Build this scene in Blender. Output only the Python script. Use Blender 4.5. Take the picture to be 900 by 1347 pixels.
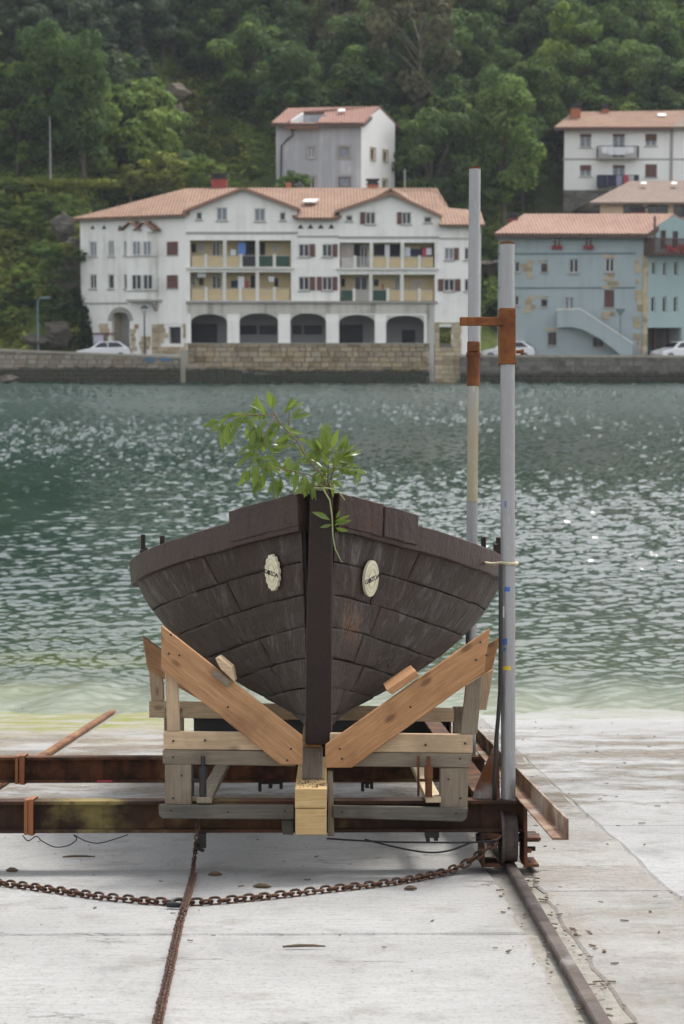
import bpy, bmesh, math, random
import numpy as np
from mathutils import Vector, Matrix, Euler
random.seed(7); rng = np.random.default_rng(7)
R = math.radians
SC = bpy.context.scene; COL = SC.collection
for o in list(bpy.data.objects): bpy.data.objects.remove(o)

# ------------------------------------------------------------------ camera, sky, sun, exposure
F = 2600.0                      # focal length in pixels of the 900 x 1347 photograph
PITCH = math.atan(243.5/F); YAW = math.atan(23/F); EYE = Vector((0, 0, 4.15))
cam = bpy.data.cameras.new('camera'); camo = bpy.data.objects.new('camera', cam); COL.objects.link(camo)
cam.sensor_fit = 'VERTICAL'; cam.sensor_height = 36; cam.lens = F/1347*36
cam.clip_start = 0.1; cam.clip_end = 3000
camo.location = EYE; camo.rotation_euler = (R(90)-PITCH, 0, -YAW)
cam.dof.use_dof = True; cam.dof.focus_distance = 10.1; cam.dof.aperture_fstop = 5.0
SC.camera = camo
SUN_EL, SUN_AZ = R(58), R(30)
W = bpy.data.worlds.new('World'); SC.world = W; W.use_nodes = True
nt = W.node_tree; nt.nodes.clear()
sky = nt.nodes.new('ShaderNodeTexSky'); sky.sky_type = 'NISHITA'; sky.sun_disc = False
sky.sun_elevation = SUN_EL; sky.sun_rotation = SUN_AZ; sky.air_density = 1.0; sky.dust_density = 3.0
hs = nt.nodes.new('ShaderNodeHueSaturation'); hs.inputs['Saturation'].default_value = 0.2
bg = nt.nodes.new('ShaderNodeBackground'); bg.inputs['Strength'].default_value = 0.15
wo = nt.nodes.new('ShaderNodeOutputWorld')
nt.links.new(sky.outputs[0], hs.inputs['Color']); nt.links.new(hs.outputs[0], bg.inputs[0]); nt.links.new(bg.outputs[0], wo.inputs[0])
sun = bpy.data.lights.new('sun', 'SUN'); suno = bpy.data.objects.new('sun', sun); COL.objects.link(suno)
sun.energy = 1.45; sun.angle = R(10); sun.color = (1, .96, .9)
S = Vector((math.cos(SUN_EL)*math.sin(SUN_AZ), math.cos(SUN_EL)*math.cos(SUN_AZ), math.sin(SUN_EL)))
suno.rotation_euler = S.to_track_quat('Z', 'Y').to_euler(); suno.location = (0, 0, 60)
SC.view_settings.view_transform = 'Standard'; SC.view_settings.look = 'None'
SC.view_settings.exposure = 1.25; SC.view_settings.gamma = 1; SC.view_settings.use_curve_mapping = False
SC.cycles.max_bounces = 6; SC.cycles.use_denoising = True

# ------------------------------------------------------------------ places: pixels of the photograph to points of the world
TH = math.atan(328/F)           # the slipway falls towards the water by about 7 degrees
RAMP = Matrix.Translation(EYE - 1.48*Vector((0, math.sin(TH), math.cos(TH)))) @ Matrix.Rotation(-TH, 4, 'X')
RAMPI = RAMP.inverted(); CR = camo.rotation_euler.to_matrix()
def ray(px, py): return CR @ Vector(((px-450)/F, -(py-673.5)/F, -1))
def P(px, py, Y): d = ray(px, py); return EYE + d*(Y/d.y)
EYER = RAMPI @ EYE
def rray(px, py): return RAMPI.to_3x3() @ ray(px, py)
def RV(px, py, v): d = rray(px, py); return EYER + d*(v/d.y)            # slipway coordinates at distance v
def RW(px, py, w): d = rray(px, py); return EYER + d*((w-EYER.z)/d.z)   # slipway coordinates at height w

# ------------------------------------------------------------------ mesh helpers
class MB:
    def __init__(s): s.v = []; s.f = []
    def add(s, vs, fs):
        n = len(s.v); s.v += [tuple(p) for p in vs]; s.f += [tuple(i+n for i in f) for f in fs]; return s
    def box(s, x0, x1, y0, y1, z0, z1):
        return s.add([(x0,y0,z0),(x1,y0,z0),(x1,y1,z0),(x0,y1,z0),(x0,y0,z1),(x1,y0,z1),(x1,y1,z1),(x0,y1,z1)],
                     [(0,3,2,1),(4,5,6,7),(0,1,5,4),(1,2,6,5),(2,3,7,6),(3,0,4,7)])
    def obox(s, c, ax, ay, az):      # centre and three half-axis vectors
        c = Vector(c); pts = [c+sx*ax+sy*ay+sz*az for sz in (-1,1) for sx, sy in ((-1,-1),(1,-1),(1,1),(-1,1))]
        return s.add(pts, [(0,3,2,1),(4,5,6,7),(0,1,5,4),(1,2,6,5),(2,3,7,6),(3,0,4,7)])
    def prism(s, pts, ext):
        n = len(pts); ext = Vector(ext); pts = [Vector(p) for p in pts]
        return s.add(pts+[p+ext for p in pts], [tuple(range(n-1,-1,-1)), tuple(range(n,2*n))]+[(i,(i+1)%n,(i+1)%n+n,i+n) for i in range(n)])
    def tube(s, path, r, n=8, cap=True):
        path = [Vector(p) for p in path]; rs = r if isinstance(r, (list, tuple)) else [r]*len(path)
        up = None; vs = []
        for i, p in enumerate(path):
            t = (path[min(i+1, len(path)-1)]-path[max(i-1, 0)]).normalized()
            if up is None: up = t.orthogonal().normalized()
            up = (up-t*up.dot(t)); up = up.normalized() if up.length > 1e-6 else t.orthogonal().normalized()
            b = t.cross(up)
            vs += [p+rs[i]*(math.cos(a)*up+math.sin(a)*b) for a in (2*math.pi*k/n for k in range(n))]
        fs = [(i*n+k, i*n+(k+1)%n, (i+1)*n+(k+1)%n, (i+1)*n+k) for i in range(len(path)-1) for k in range(n)]
        if cap: fs += [tuple(range(n-1,-1,-1)), tuple(range((len(path)-1)*n, len(path)*n))]
        return s.add(vs, fs)
    def ring(s, path, r, n=6):       # closed tube
        m = len(path); path = [Vector(p) for p in path]; vs = []
        nrm = (path[m//4]-path[0]).cross(path[m//2]-path[0]).normalized()
        for i, p in enumerate(path):
            t = (path[(i+1)%m]-path[i-1]).normalized(); b = t.cross(nrm)
            vs += [p+r*(math.cos(a)*nrm+math.sin(a)*b) for a in (2*math.pi*k/n for k in range(n))]
        return s.add(vs, [(i*n+k, i*n+(k+1)%n, ((i+1)%m)*n+(k+1)%n, ((i+1)%m)*n+k) for i in range(m) for k in range(n)])
    def data(s, name, mat, base=(0,0,0), smooth=False, bevel=0):
        me = bpy.data.meshes.new(name); b = Vector(base)
        me.from_pydata([tuple(Vector(p)-b) for p in s.v], [], s.f)
        bm = bmesh.new(); bm.from_mesh(me)
        bmesh.ops.recalc_face_normals(bm, faces=bm.faces)
        if bevel: bmesh.ops.bevel(bm, geom=list(bm.edges), offset=bevel, segments=1, affect='EDGES')
        bm.to_mesh(me); bm.free()
        me.materials.append(mat)
        if smooth: me.shade_smooth()
        return me
def props(o, label=None, cat=None, group=None, kind=None):
    for k, v in (('label', label), ('category', cat), ('group', group), ('kind', kind)):
        if v: o[k] = v
    return o
class Thing:
    def __init__(s, name, label, cat, base=(0,0,0), ramp=False, group=None, kind=None):
        s.base = Vector(base); s.o = bpy.data.objects.new(name, None); COL.objects.link(s.o); s.o.empty_display_size = .2
        if ramp: s.o.location = RAMP @ s.base; s.o.rotation_euler = (-TH, 0, 0)
        else: s.o.location = s.base
        props(s.o, label, cat, group, kind)
    def part(s, name, mb, mat, parent=None, smooth=False, bevel=0, label=None, kind=None):
        me = mb if isinstance(mb, bpy.types.Mesh) else mb.data(name, mat, s.base, smooth, bevel)
        o = bpy.data.objects.new(name, me); COL.objects.link(o); o.parent = parent or s.o
        return props(o, label, None, None, kind)
def single(name, mb, mat, label=None, cat=None, base=(0,0,0), ramp=False, group=None, kind=None, smooth=False, bevel=0):
    o = bpy.data.objects.new(name, mb.data(name, mat, base, smooth, bevel)); COL.objects.link(o)
    if ramp: o.location = RAMP @ Vector(base); o.rotation_euler = (-TH, 0, 0)
    else: o.location = base
    return props(o, label, cat, group, kind)
def copy_tree(o, parent=None):
    c = o.copy(); COL.objects.link(c); c.parent = parent
    for ch in o.children: copy_tree(ch, c)
    return c

# ------------------------------------------------------------------ materials
class NT:
    def __init__(s, name):
        s.m = bpy.data.materials.new(name); s.m.use_nodes = True; s.t = s.m.node_tree; s.n = s.t.nodes
        s.b = s.n['Principled BSDF']; s.out = s.n['Material Output']
    def node(s, typ, **kw):
        n = s.n.new('ShaderNode'+typ)
        for k, v in kw.items(): setattr(n, k, v)
        return n
    def link(s, a, b): s.t.links.new(a, b)
    def put(s, a, sock):
        if hasattr(a, 'is_output'): s.link(a, sock)
        else: sock.default_value = a if not isinstance(a, tuple) or len(a) != 3 or sock.type == 'VECTOR' else (*a, 1)
    def coord(s, which='Object', scale=(1,1,1), rot=(0,0,0), loc=(0,0,0)):
        c = s.node('TexCoord'); m = s.node('Mapping'); s.link(c.outputs[which], m.inputs[0])
        m.inputs['Scale'].default_value = scale; m.inputs['Rotation'].default_value = rot; m.inputs['Location'].default_value = loc
        return m.outputs[0]
    def noise(s, vec, scale=5, detail=4, rough=.55, dist=0):
        n = s.node('TexNoise'); s.link(vec, n.inputs['Vector']); n.inputs['Scale'].default_value = scale
        n.inputs['Detail'].default_value = detail; n.inputs['Roughness'].default_value = rough; n.inputs['Distortion'].default_value = dist
        return n.outputs[0]
    def vor(s, vec, scale=5, feature='F1', rnd=1, out=0):
        n = s.node('TexVoronoi', feature=feature); s.link(vec, n.inputs['Vector']); n.inputs['Scale'].default_value = scale
        n.inputs['Randomness'].default_value = rnd
        return n.outputs[out]
    def ramp(s, fac, *stops):
        r = s.node('ValToRGB'); s.put(fac, r.inputs[0]); e = r.color_ramp.elements
        while len(e) < len(stops): e.new(.5)
        for el, (p, c) in zip(e, stops): el.position = p; el.color = (*c, 1) if isinstance(c, tuple) else (c, c, c, 1)
        return r.outputs[0]
    def mix(s, fac, a, b, mode='MIX'):
        m = s.node('Mix', data_type='RGBA', blend_type=mode, clamp_factor=True)
        s.put(fac, m.inputs[0]); s.put(a, m.inputs[6]); s.put(b, m.inputs[7]); return m.outputs[2]
    def math(s, op, a, b=0.0, c=0.0):
        m = s.node('Math', operation=op); s.put(a, m.inputs[0]); s.put(b, m.inputs[1]); s.put(c, m.inputs[2]); return m.outputs[0]
    def sep(s, vec): n = s.node('SeparateXYZ'); s.link(vec, n.inputs[0]); return n.outputs
    def step(s, val, lo, hi):
        m = s.node('MapRange', interpolation_type='SMOOTHSTEP'); s.put(val, m.inputs[0])
        m.inputs[1].default_value = lo; m.inputs[2].default_value = hi; return m.outputs[0]
    def bump(s, h, dist=.01, strength=1, normal=None):
        b = s.node('Bump'); s.link(h, b.inputs['Height']); b.inputs['Distance'].default_value = dist; b.inputs['Strength'].default_value = strength
        if normal: s.link(normal, b.inputs['Normal'])
        return b.outputs[0]
    def rand(s): return s.node('ObjectInfo').outputs['Random']
    def island(s): return s.node('NewGeometry').outputs['Random Per Island']
    def done(s, col, rough=.7, nrm=None, spec=.4, metal=0):
        s.put(col, s.b.inputs['Base Color']); s.put(rough, s.b.inputs['Roughness'])
        s.b.inputs['Specular IOR Level'].default_value = spec; s.b.inputs['Metallic'].default_value = metal
        if nrm: s.link(nrm, s.b.inputs['Normal'])
        return s.m
def plain(name, c, rough=.6, var=.25, scale=3, bump=.0, spec=.4, metal=0):
    t = NT(name); v = t.coord(); n = t.noise(v, scale, 5)
    col = t.mix(n, tuple(x*(1-var) for x in c), tuple(min(1, x*(1+var)) for x in c))
    col = t.mix(t.math('MULTIPLY', t.rand(), .25), col, tuple(x*.7 for x in c))
    return t.done(col, rough, t.bump(t.noise(v, scale*8, 3), bump) if bump else None, spec, metal)
def stained(name, c, stain, amount=.5, rough=.85, scale=.35):           # far rendered wall: streaks and blotches of dirt
    t = NT(name); v = t.coord()
    big = t.noise(v, scale, 5, .6); st = t.noise(t.coord(scale=(1.6, 1.6, .12)), 1.4, 5, .6)
    f = t.math('MULTIPLY', t.step(t.math('ADD', big, t.math('MULTIPLY', st, .9)), .85, 1.35), amount)
    col = t.mix(f, c, stain); col = t.mix(t.math('MULTIPLY', t.noise(v, 6, 3), .12), col, tuple(x*.7 for x in c))
    return t.done(col, rough, t.bump(t.noise(v, 9, 4), .01), .2)
def wood(name, c1, c2, ang=0.0, axis='X', rough=.75, knots=True, grey=None):
    t = NT(name)
    rot = {'X': (0, 0, 0), 'Y': (0, 0, R(90)), 'Z': (0, R(90), 0)}[axis]
    if ang: rot = (0, ang, 0)
    v0 = t.coord(rot=rot); sh = t.node('VectorMath', operation='ADD'); t.link(v0, sh.inputs[0])
    cb = t.node('CombineXYZ'); r = t.rand()
    for i, k in enumerate((7.3, 11.1, 5.7)): t.link(t.math('MULTIPLY', r, k), cb.inputs[i])
    t.link(cb.outputs[0], sh.inputs[1])
    m = t.node('Mapping'); t.link(sh.outputs[0], m.inputs[0]); m.inputs['Scale'].default_value = (.9, 16, 16)
    g = t.noise(m.outputs[0], 2.2, 6, .6, 1.2); fine = t.noise(m.outputs[0], 9, 3, .6)
    col = t.mix(t.ramp(g, (.3, 0.0), (.7, 1.0)), c1, c2)
    col = t.mix(t.math('MULTIPLY', t.ramp(fine, (.42, 0.0), (.7, 1.0)), .5), col, tuple(x*.55 for x in c1))
    if knots:
        m2 = t.node('Mapping'); t.link(sh.outputs[0], m2.inputs[0]); m2.inputs['Scale'].default_value = (3.2, 6.5, 6.5)
        d = t.vor(m2.outputs[0], 1.15); col = t.mix(t.math('MULTIPLY', t.ramp(d, (.07, 1.0), (.16, 0.0)), .75), col, tuple(x*.3 for x in c1))
    big = t.noise(sh.outputs[0], 3.5, 4, .6)
    col = t.mix(t.math('MULTIPLY', t.step(big, .45, .75), .65), col, grey or tuple(x*.5 for x in c1))
    col = t.mix(t.math('MULTIPLY', r, .2), col, tuple(x*.75 for x in c1))
    return t.done(col, rough, t.bump(t.math('ADD', g, fine), .0025), .3)
def rust(name, dark=(.035, .018, .012), mid=(.13, .05, .022), pale=(.26, .2, .09), amt=.35, scale=5):
    t = NT(name); v = t.coord(); n = t.noise(v, scale, 8, .65); n2 = t.noise(v, scale*.6, 6, .6, .4); f = t.noise(v, 60, 3)
    col = t.mix(t.step(n, .38, .66), dark, mid)
    col = t.mix(t.math('MULTIPLY', t.step(n2, .52, .68), amt), col, pale)
    st = t.noise(t.coord(scale=(9, 9, .6)), 2.5, 4); col = t.mix(t.math('MULTIPLY', t.step(st, .5, .75), .6), col, tuple(x*.5 for x in dark))
    return t.done(col, .85, t.bump(t.math('ADD', t.math('MULTIPLY', n, .6), t.math('MULTIPLY', f, .4)), .006), .25)
def concrete(name, base=(.29, .288, .281), rough_zone=0.0):
    t = NT(name); v = t.coord(); x, y, z = t.sep(v)[:3]
    big = t.noise(v, .55, 5, .6); mid = t.noise(v, 3.2, 6, .65); fine = t.noise(v, 42, 4, .7); spk = t.noise(v, 130, 2)
    broom = t.noise(t.coord(scale=(1.6, 6, 1)), 4.0, 7, .7)
    col = t.mix(t.step(big, .3, .7), tuple(k*.86 for k in base), tuple(k*1.08 for k in base))
    col = t.mix(t.math('MULTIPLY', t.step(broom, .42, .72), .5), col, (.185, .185, .18))
    col = t.mix(t.math('MULTIPLY', t.step(mid, .5, .72), .6), col, (.165, .157, .142))
    col = t.mix(t.math('MULTIPLY', t.step(fine, .52, .7), .6), col, (.115, .11, .103))
    col = t.mix(t.math('MULTIPLY', t.step(fine, .6, .8), .0), col, (.7, .7, .7))
    col = t.mix(t.math('MULTIPLY', t.step(spk, .62, .72), .8), col, (.12, .11, .1))
    st = t.noise(t.coord(scale=(1.1, .6, 1), loc=(3, 1, 0)), 1.3, 7, .68); col = t.mix(t.math('MULTIPLY', t.step(st, .54, .7), .5), col, (.15, .15, .148))
    rx = t.math('ABSOLUTE', t.math('SUBTRACT', x, .93)); rf = t.math('MULTIPLY', t.step(t.math('ADD', rx, t.math('MULTIPLY', mid, .22)), .36, .12), t.step(t.noise(t.coord(scale=(2, .5, 1)), 3, 5, .7), .35, .65)); col = t.mix(t.math('MULTIPLY', rf, .55), col, (.16, .105, .065))
    ln = t.noise(t.coord(scale=(.30, 1.1, 1), loc=(1.7, .3, 0)), 1.1, 6, .6, .3)
    crack = t.math('MULTIPLY', t.ramp(t.math('ABSOLUTE', t.math('SUBTRACT', ln, .5)), (.0, 1.0), (.004, 0.0)), t.step(t.noise(v, .6, 3, .6), .5, .6))
    col = t.mix(t.math('MULTIPLY', crack, .75), col, (.1, .095, .09))
    pit = t.noise(v, 24, 5, .72); col = t.mix(t.math('MULTIPLY', t.step(pit, .62, .72), .6), col, (.14, .135, .13))
    # worn wash zone nearer the water: brown grit in long patches, and algae at the edge of the tide
    wz = t.math('MULTIPLY', t.step(y, 11.4, 13.4), t.math('SUBTRACT', 1.0, t.step(y, 17.4, 20)))
    pat = t.noise(t.coord(scale=(.8, 1.25, 1)), .95, 9, .78)
    sand = t.math('MULTIPLY', t.step(y, 13, 16), t.step(x, -.6, -2.0)); col = t.mix(t.math('MULTIPLY', t.math('MULTIPLY', sand, t.step(t.noise(v, 1.1, 6, .7), .38, .6)), .75), col, (.20, .175, .125))
    wf = t.math('MULTIPLY', t.step(pat, .44, .6), t.math('ADD', wz, rough_zone))
    col = t.mix(t.math('MULTIPLY', wf, .85), col, (.165, .135, .10))
    gr = t.noise(v, 14, 6, .75); col = t.mix(t.math('MULTIPLY', t.math('MULTIPLY', wf, t.step(gr, .48, .62)), .7), col, (.085, .066, .048))
    al = t.math('MULTIPLY', t.step(t.math('ADD', y, t.math('MULTIPLY', t.math('SUBTRACT', t.noise(v, .8, 6, .7), .5), 7)), 18.3, 20.2), t.step(x, .3, -1.6))
    al2 = t.math('MULTIPLY', t.step(y, 19.9, 20.9), .3)
    al = t.math('MAXIMUM', al, al2)
    col = t.mix(t.math('MULTIPLY', al, t.step(t.noise(t.coord(scale=(.6, 1.6, 1)), 2.2, 9, .8), .42, .56)), col, (.155, .165, .035))
    wet = t.step(t.math('ADD', y, t.math('MULTIPLY', t.math('SUBTRACT', t.noise(v, .9, 6, .7), .5), 2.6)), 19.9, 20.9); wet = t.math('MULTIPLY', wet, t.math('SUBTRACT', 1.0, t.math('MULTIPLY', al, .8))); col = t.mix(t.math('MULTIPLY', wet, .55), col, t.mix(.3, col, (.05, .05, .035)))
    h = t.math('ADD', t.math('MULTIPLY', fine, .6), t.math('MULTIPLY', broom, .8))
    h = t.math('SUBTRACT', h, t.math('MULTIPLY', crack, 1.2)); h = t.math('ADD', h, t.math('MULTIPLY', t.math('MULTIPLY', gr, wf), 3.0))
    return t.done(col, t.math('SUBTRACT', .92, t.math('MULTIPLY', wet, .6)), t.bump(h, .008), .25)
def masonry(name, c1, c2, c3, tide=None):
    t = NT(name); v = t.coord(); z = t.sep(v)[2]; n = t.noise(v, 1.1, 5, .65)
    col = t.ramp(t.island(), (0, c1), (.4, c2), (.75, c3), (1, tuple(x*.7 for x in c1)))
    col = t.mix(t.math('MULTIPLY', t.step(n, .45, .7), .6), col, tuple(x*.45 for x in c1))
    if tide is not None:
        k = t.step(t.math('ADD', z, t.math('MULTIPLY', t.math('SUBTRACT', n, .5), .9)), tide+.14, tide-.14)
        col = t.mix(t.math('MULTIPLY', k, .93), col, (.035, .038, .026))
    return t.done(col, .92, t.bump(t.noise(v, 7, 4), .03), .2)
def tile(name, c1, c2, c3):
    t = NT(name); v = t.coord(); n = t.noise(v, .5, 6, .65); f = t.noise(t.coord(scale=(3.2, .7, .7)), 1.8, 4, .7); s = t.vor(v, 3.0, out=1)
    col = t.mix(t.step(n, .3, .7), c1, c2); col = t.mix(t.math('MULTIPLY', t.step(f, .46, .7), .75), col, c3)
    col = t.mix(.25, col, t.mix(t.sep(s)[0], c1, c3))
    x = t.sep(v)[0]; w = t.math('SINE', t.math('MULTIPLY', x, 25.0))
    col = t.mix(t.math('MULTIPLY', t.step(w, .3, .95), .10), col, tuple(k*.55 for k in c3))
    return t.done(col, .85, t.bump(t.math('ADD', w, t.math('MULTIPLY', n, 2)), .03), .2)
def leafmat(name, dark, light, trans=.25, rough=.75, spec=.08):
    t = NT(name); at = t.node('Attribute', attribute_name='tint'); f = t.math('ADD', t.math('MULTIPLY', at.outputs['Fac'], .75), t.math('MULTIPLY', t.island(), .25))
    col = t.mix(f, dark, light)
    col = t.mix(t.math('MULTIPLY', t.rand(), .45), col, (dark[0]*.9, dark[1]*.95, dark[2]*1.4))
    t.done(col, rough, None, spec)
    tr = t.node('BsdfTranslucent'); t.link(col, tr.inputs[0]); mx = t.node('MixShader'); mx.inputs[0].default_value = trans
    t.link(t.b.outputs[0], mx.inputs[1]); t.link(tr.outputs[0], mx.inputs[2]); t.link(mx.outputs[0], t.out.inputs[0])
    return t.m
def glass(name, c=(.02, .025, .03), rough=.08): return plain(name, c, rough, .3, 2, 0, .6)

m_conc = concrete('slipway_concrete'); m_conc2 = concrete('worn_concrete', (.272, .267, .252), .4); m_conc3 = concrete('new_concrete', (.30, .302, .30))
m_dirt = plain('channel_grit', (.25, .235, .205), .95, .55, 12, .012)
m_rail = rust('rail_rust', (.055, .043, .038), (.11, .085, .075), (.25, .24, .24), .6, 3)
m_railside = rust('rail_orange', (.1, .04, .02), (.22, .1, .045), (.3, .2, .1), .5, 4)
m_rust = rust('beam_rust'); m_rust_o = rust('orange_rust', (.10, .035, .014), (.20, .075, .025), (.30, .14, .05), .3, 7)
m_rust_y = rust('lichen_rust', (.03, .017, .012), (.085, .04, .02), (.24, .19, .07), .85, 2.2)
m_chain = rust('chain_rust', (.045, .028, .022), (.13, .06, .035), (.2, .13, .08), .2, 18)
m_strap = plain('orange_strap', (.24, .085, .03), .7, .3, 8)
m_pine_l = wood('pale_pine', (.48, .34, .205), (.58, .43, .28)); m_pine_z = wood('pale_pine_upright', (.44, .31, .19), (.53, .39, .26), axis='Z')
m_yel = wood('yellow_end_grain', (.48, .32, .14), (.57, .41, .20), axis='X', knots=False)
m_grey = wood('weathered_board', (.175, .14, .10), (.25, .205, .15)); m_grey_z = wood('weathered_post', (.18, .14, .098), (.26, .21, .155), axis='Z')
m_grey_y = wood('weathered_runner', (.19, .155, .115), (.27, .225, .165), axis='Y'); m_dkgrey = wood('dark_board', (.10, .09, .075), (.15, .135, .11))
m_redl = wood('red_plank_left', (.33, .17, .078), (.47, .27, .135), ang=-R(38)); m_redr = wood('red_plank_right', (.33, .16, .07), (.46, .255, .12), ang=R(35))
m_black = plain('black_steel', (.02, .018, .018), .55, .3, 9, .001); m_dktimber = wood('dark_timber', (.035, .032, .03), (.07, .062, .055))
def galv(name, yellow=0.0):
    t = NT(name); v = t.coord(); n = t.noise(v, 22, 5, .7); b = t.noise(t.coord(scale=(1, 1, .25)), 4, 5, .6); s = t.vor(v, 90)
    col = t.mix(n, (.19, .19, .19), (.30, .30, .30)); col = t.mix(t.math('MULTIPLY', t.step(b, .42, .66), .6), col, (.19, .185, .18))
    col = t.mix(t.math('MULTIPLY', t.step(s, .02, .12), .1), col, (.6, .6, .6))
    if yellow: col = t.mix(t.math('MULTIPLY', t.step(b, .3, .6), yellow), col, (.34, .28, .16))
    dr = t.noise(t.coord(scale=(14, 14, .5)), 1.6, 5, .7); col = t.mix(t.math('MULTIPLY', t.step(dr, .56, .72), .5), col, (.17, .11, .07))
    sc2 = t.noise(t.coord(scale=(30, 30, 5), rot=(.3, .2, 0)), 2, 4, .7); col = t.mix(t.math('MULTIPLY', t.step(sc2, .6, .7), .4), col, (.5, .5, .5))
    return t.done(col, t.ramp(n, (.3, .32), (.7, .6)), t.bump(n, .002), .4, .5)
m_galv = galv('galvanised_pipe'); m_galvy = galv('stained_pipe', .75)
m_gusset = rust('gusset_paint', (.13, .05, .02), (.36, .35, .34), (.50, .50, .50), 1.0, 3)
m_rope = plain('rope_fibre', (.45, .38, .26), .9, .3, 40, .002)
def hullmat(name, base, hi, red, amt, bm=.008, scuff=False):
    t = NT(name); v = t.coord(); n = t.noise(v, 4, 6, .65); sc = t.noise(t.coord(scale=(5, 5, 1.4), rot=(R(25), R(18), 0)), 2.6, 7, .72, .8); f = t.noise(v, 30, 4, .65)
    col = t.mix(t.step(n, .3, .7), base, tuple(x*1.7 for x in base))
    col = t.mix(t.math('MULTIPLY', t.step(sc, .48, .72), amt), col, hi)
    col = t.mix(t.math('MULTIPLY', t.step(t.noise(v, 2.3, 5, .7), .54, .7), .6), col, red)
    col = t.mix(t.math('MULTIPLY', t.step(f, .55, .75), .35), col, tuple(x*.4 for x in base))
    col = t.mix(t.math('MULTIPLY', t.rand(), .4), col, tuple(x*1.5 for x in base))
    if scuff:                                                   # one rusty scuff beside the stem, where the tar is worn through
        x, y, z = t.sep(v)[:3]; sx = t.noise(t.coord(scale=(40, 40, 6)), 2, 4, .7)
        g = t.math('MULTIPLY', t.step(t.math('ABSOLUTE', t.math('SUBTRACT', x, .175)), .075, .01), t.step(t.math('ABSOLUTE', t.math('SUBTRACT', z, .60)), .16, .02))
        col = t.mix(t.math('MULTIPLY', g, t.step(sx, .42, .62)), col, (.19, .085, .045))
    return t.done(col, t.ramp(n, (.3, .42), (.7, .65)), t.bump(t.math('ADD', t.math('ADD', t.math('MULTIPLY', sc, .8), f), t.math('MULTIPLY', n, 2.0)), bm), .22)
m_plank = hullmat('tarred_plank', (.027, .0185, .0145), (.135, .122, .115), (.055, .03, .021), .9, .008, True)
m_gun = hullmat('gunwale_brown', (.041, .0275, .024), (.085, .066, .059), (.05, .024, .018), .45)
m_gunr = hullmat('worn_gunwale', (.043, .026, .021), (.085, .055, .045), (.13, .047, .024), .5)
m_stem = hullmat('stem_black', (.016, .0092, .007), (.028, .019, .015), (.024, .013, .010), .3, .003)
m_lining = plain('hull_lining', (.012, .010, .009), .9, .3, 6)
m_plaque = plain('cream_plaque', (.68, .64, .46), .5, .06, 20); m_ink = plain('dark_ink', (.02, .018, .016), .6, .1); m_line = plain('engraved_line', (.36, .33, .22), .6, .1)
m_leaf = leafmat('branch_leaf', (.05, .092, .012), (.18, .245, .035), .42, .32, .45); m_twig = plain('branch_bark', (.14, .10, .055), .8, .3, 30, .001); m_green_twig = plain('green_stem', (.26, .3, .12), .6, .2, 20)
m_bark = plain('tree_bark', (.09, .075, .055), .9, .4, 3, .02); m_palebark = plain('pale_bark', (.15, .13, .10), .9, .3, 3, .02)
m_white = stained('white_render', (.90, .875, .82), (.46, .43, .38), .45); m_white_l = stained('stained_white_render', (.83, .81, .76), (.40, .385, .35), .6)
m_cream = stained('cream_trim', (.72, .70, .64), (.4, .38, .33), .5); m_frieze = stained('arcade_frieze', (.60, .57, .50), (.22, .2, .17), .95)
m_ochre = stained('ochre_render', (.62, .52, .31), (.38, .31, .2), .3); m_panel = plain('ochre_panel', (.58, .45, .26), .8, .15, 2)
m_grey_r = stained('grey_render', (.37, .38, .40), (.60, .60, .60), .9, scale=.28); m_white2 = stained('clean_white_render', (.87, .86, .83), (.6, .6, .58), .25)
m_blue = stained('blue_render', (.38, .44, .445), (.22, .26, .26), .4); m_blue2 = stained('pale_teal_render', (.33, .43, .425), (.22, .27, .26), .3); m_bluel = plain('blue_band', (.15, .2, .21), .8, .1)
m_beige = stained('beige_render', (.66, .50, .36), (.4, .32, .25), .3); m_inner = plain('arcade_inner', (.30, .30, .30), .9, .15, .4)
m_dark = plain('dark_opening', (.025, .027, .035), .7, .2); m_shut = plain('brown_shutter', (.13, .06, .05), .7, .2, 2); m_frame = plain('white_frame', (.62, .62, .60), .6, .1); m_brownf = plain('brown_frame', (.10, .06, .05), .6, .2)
m_glass = glass('window_glass', (.012, .014, .018)); m_glass_l = plain('curtained_glass', (.20, .22, .25), .15, .45, 3); m_trim = plain('grey_trim', (.36, .34, .31), .85, .2, 2)
m_tile = tile('orange_tile', (.235, .135, .09), (.30, .19, .13), (.13, .09, .07)); m_tile_b = tile('brown_tile', (.25, .13, .10), (.31, .17, .13), (.17, .10, .085)); m_tile_d = tile('dull_tile', (.20, .15, .12), (.26, .19, .155), (.15, .12, .10))
m_tile_p = tile('pink_tile', (.28, .165, .12), (.335, .21, .16), (.17, .105, .08)); m_eave = plain('eave_wood', (.10, .06, .05), .8, .3, 2); m_brick = plain('chimney_brick', (.42, .15, .08), .85, .25, 4); m_redch = plain('red_chimney', (.33, .055, .045), .8, .2, 3); m_cap = plain('chimney_cap', (.03, .03, .035), .7, .2)
m_stone = masonry('sand_masonry', (.33, .25, .15), (.42, .34, .22), (.36, .31, .23), .95); m_stone_q = masonry('grey_masonry', (.27, .24, .19), (.34, .30, .24), (.31, .255, .19), 1.1); m_stone_h = masonry('house_stone', (.46, .36, .22), (.52, .44, .31), (.46, .39, .28))
m_stone_d = masonry('dark_masonry', (.15, .14, .125), (.21, .2, .175), (.18, .165, .14), .75); m_mortar = plain('mortar', (.16, .145, .12), .95, .3, 2, .01); m_cope = stained('coping_stone', (.36, .33, .27), (.18, .17, .14), .7)
m_rock = plain('rock_face', (.10, .088, .07), .95, .75, 1.6, .12)
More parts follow.
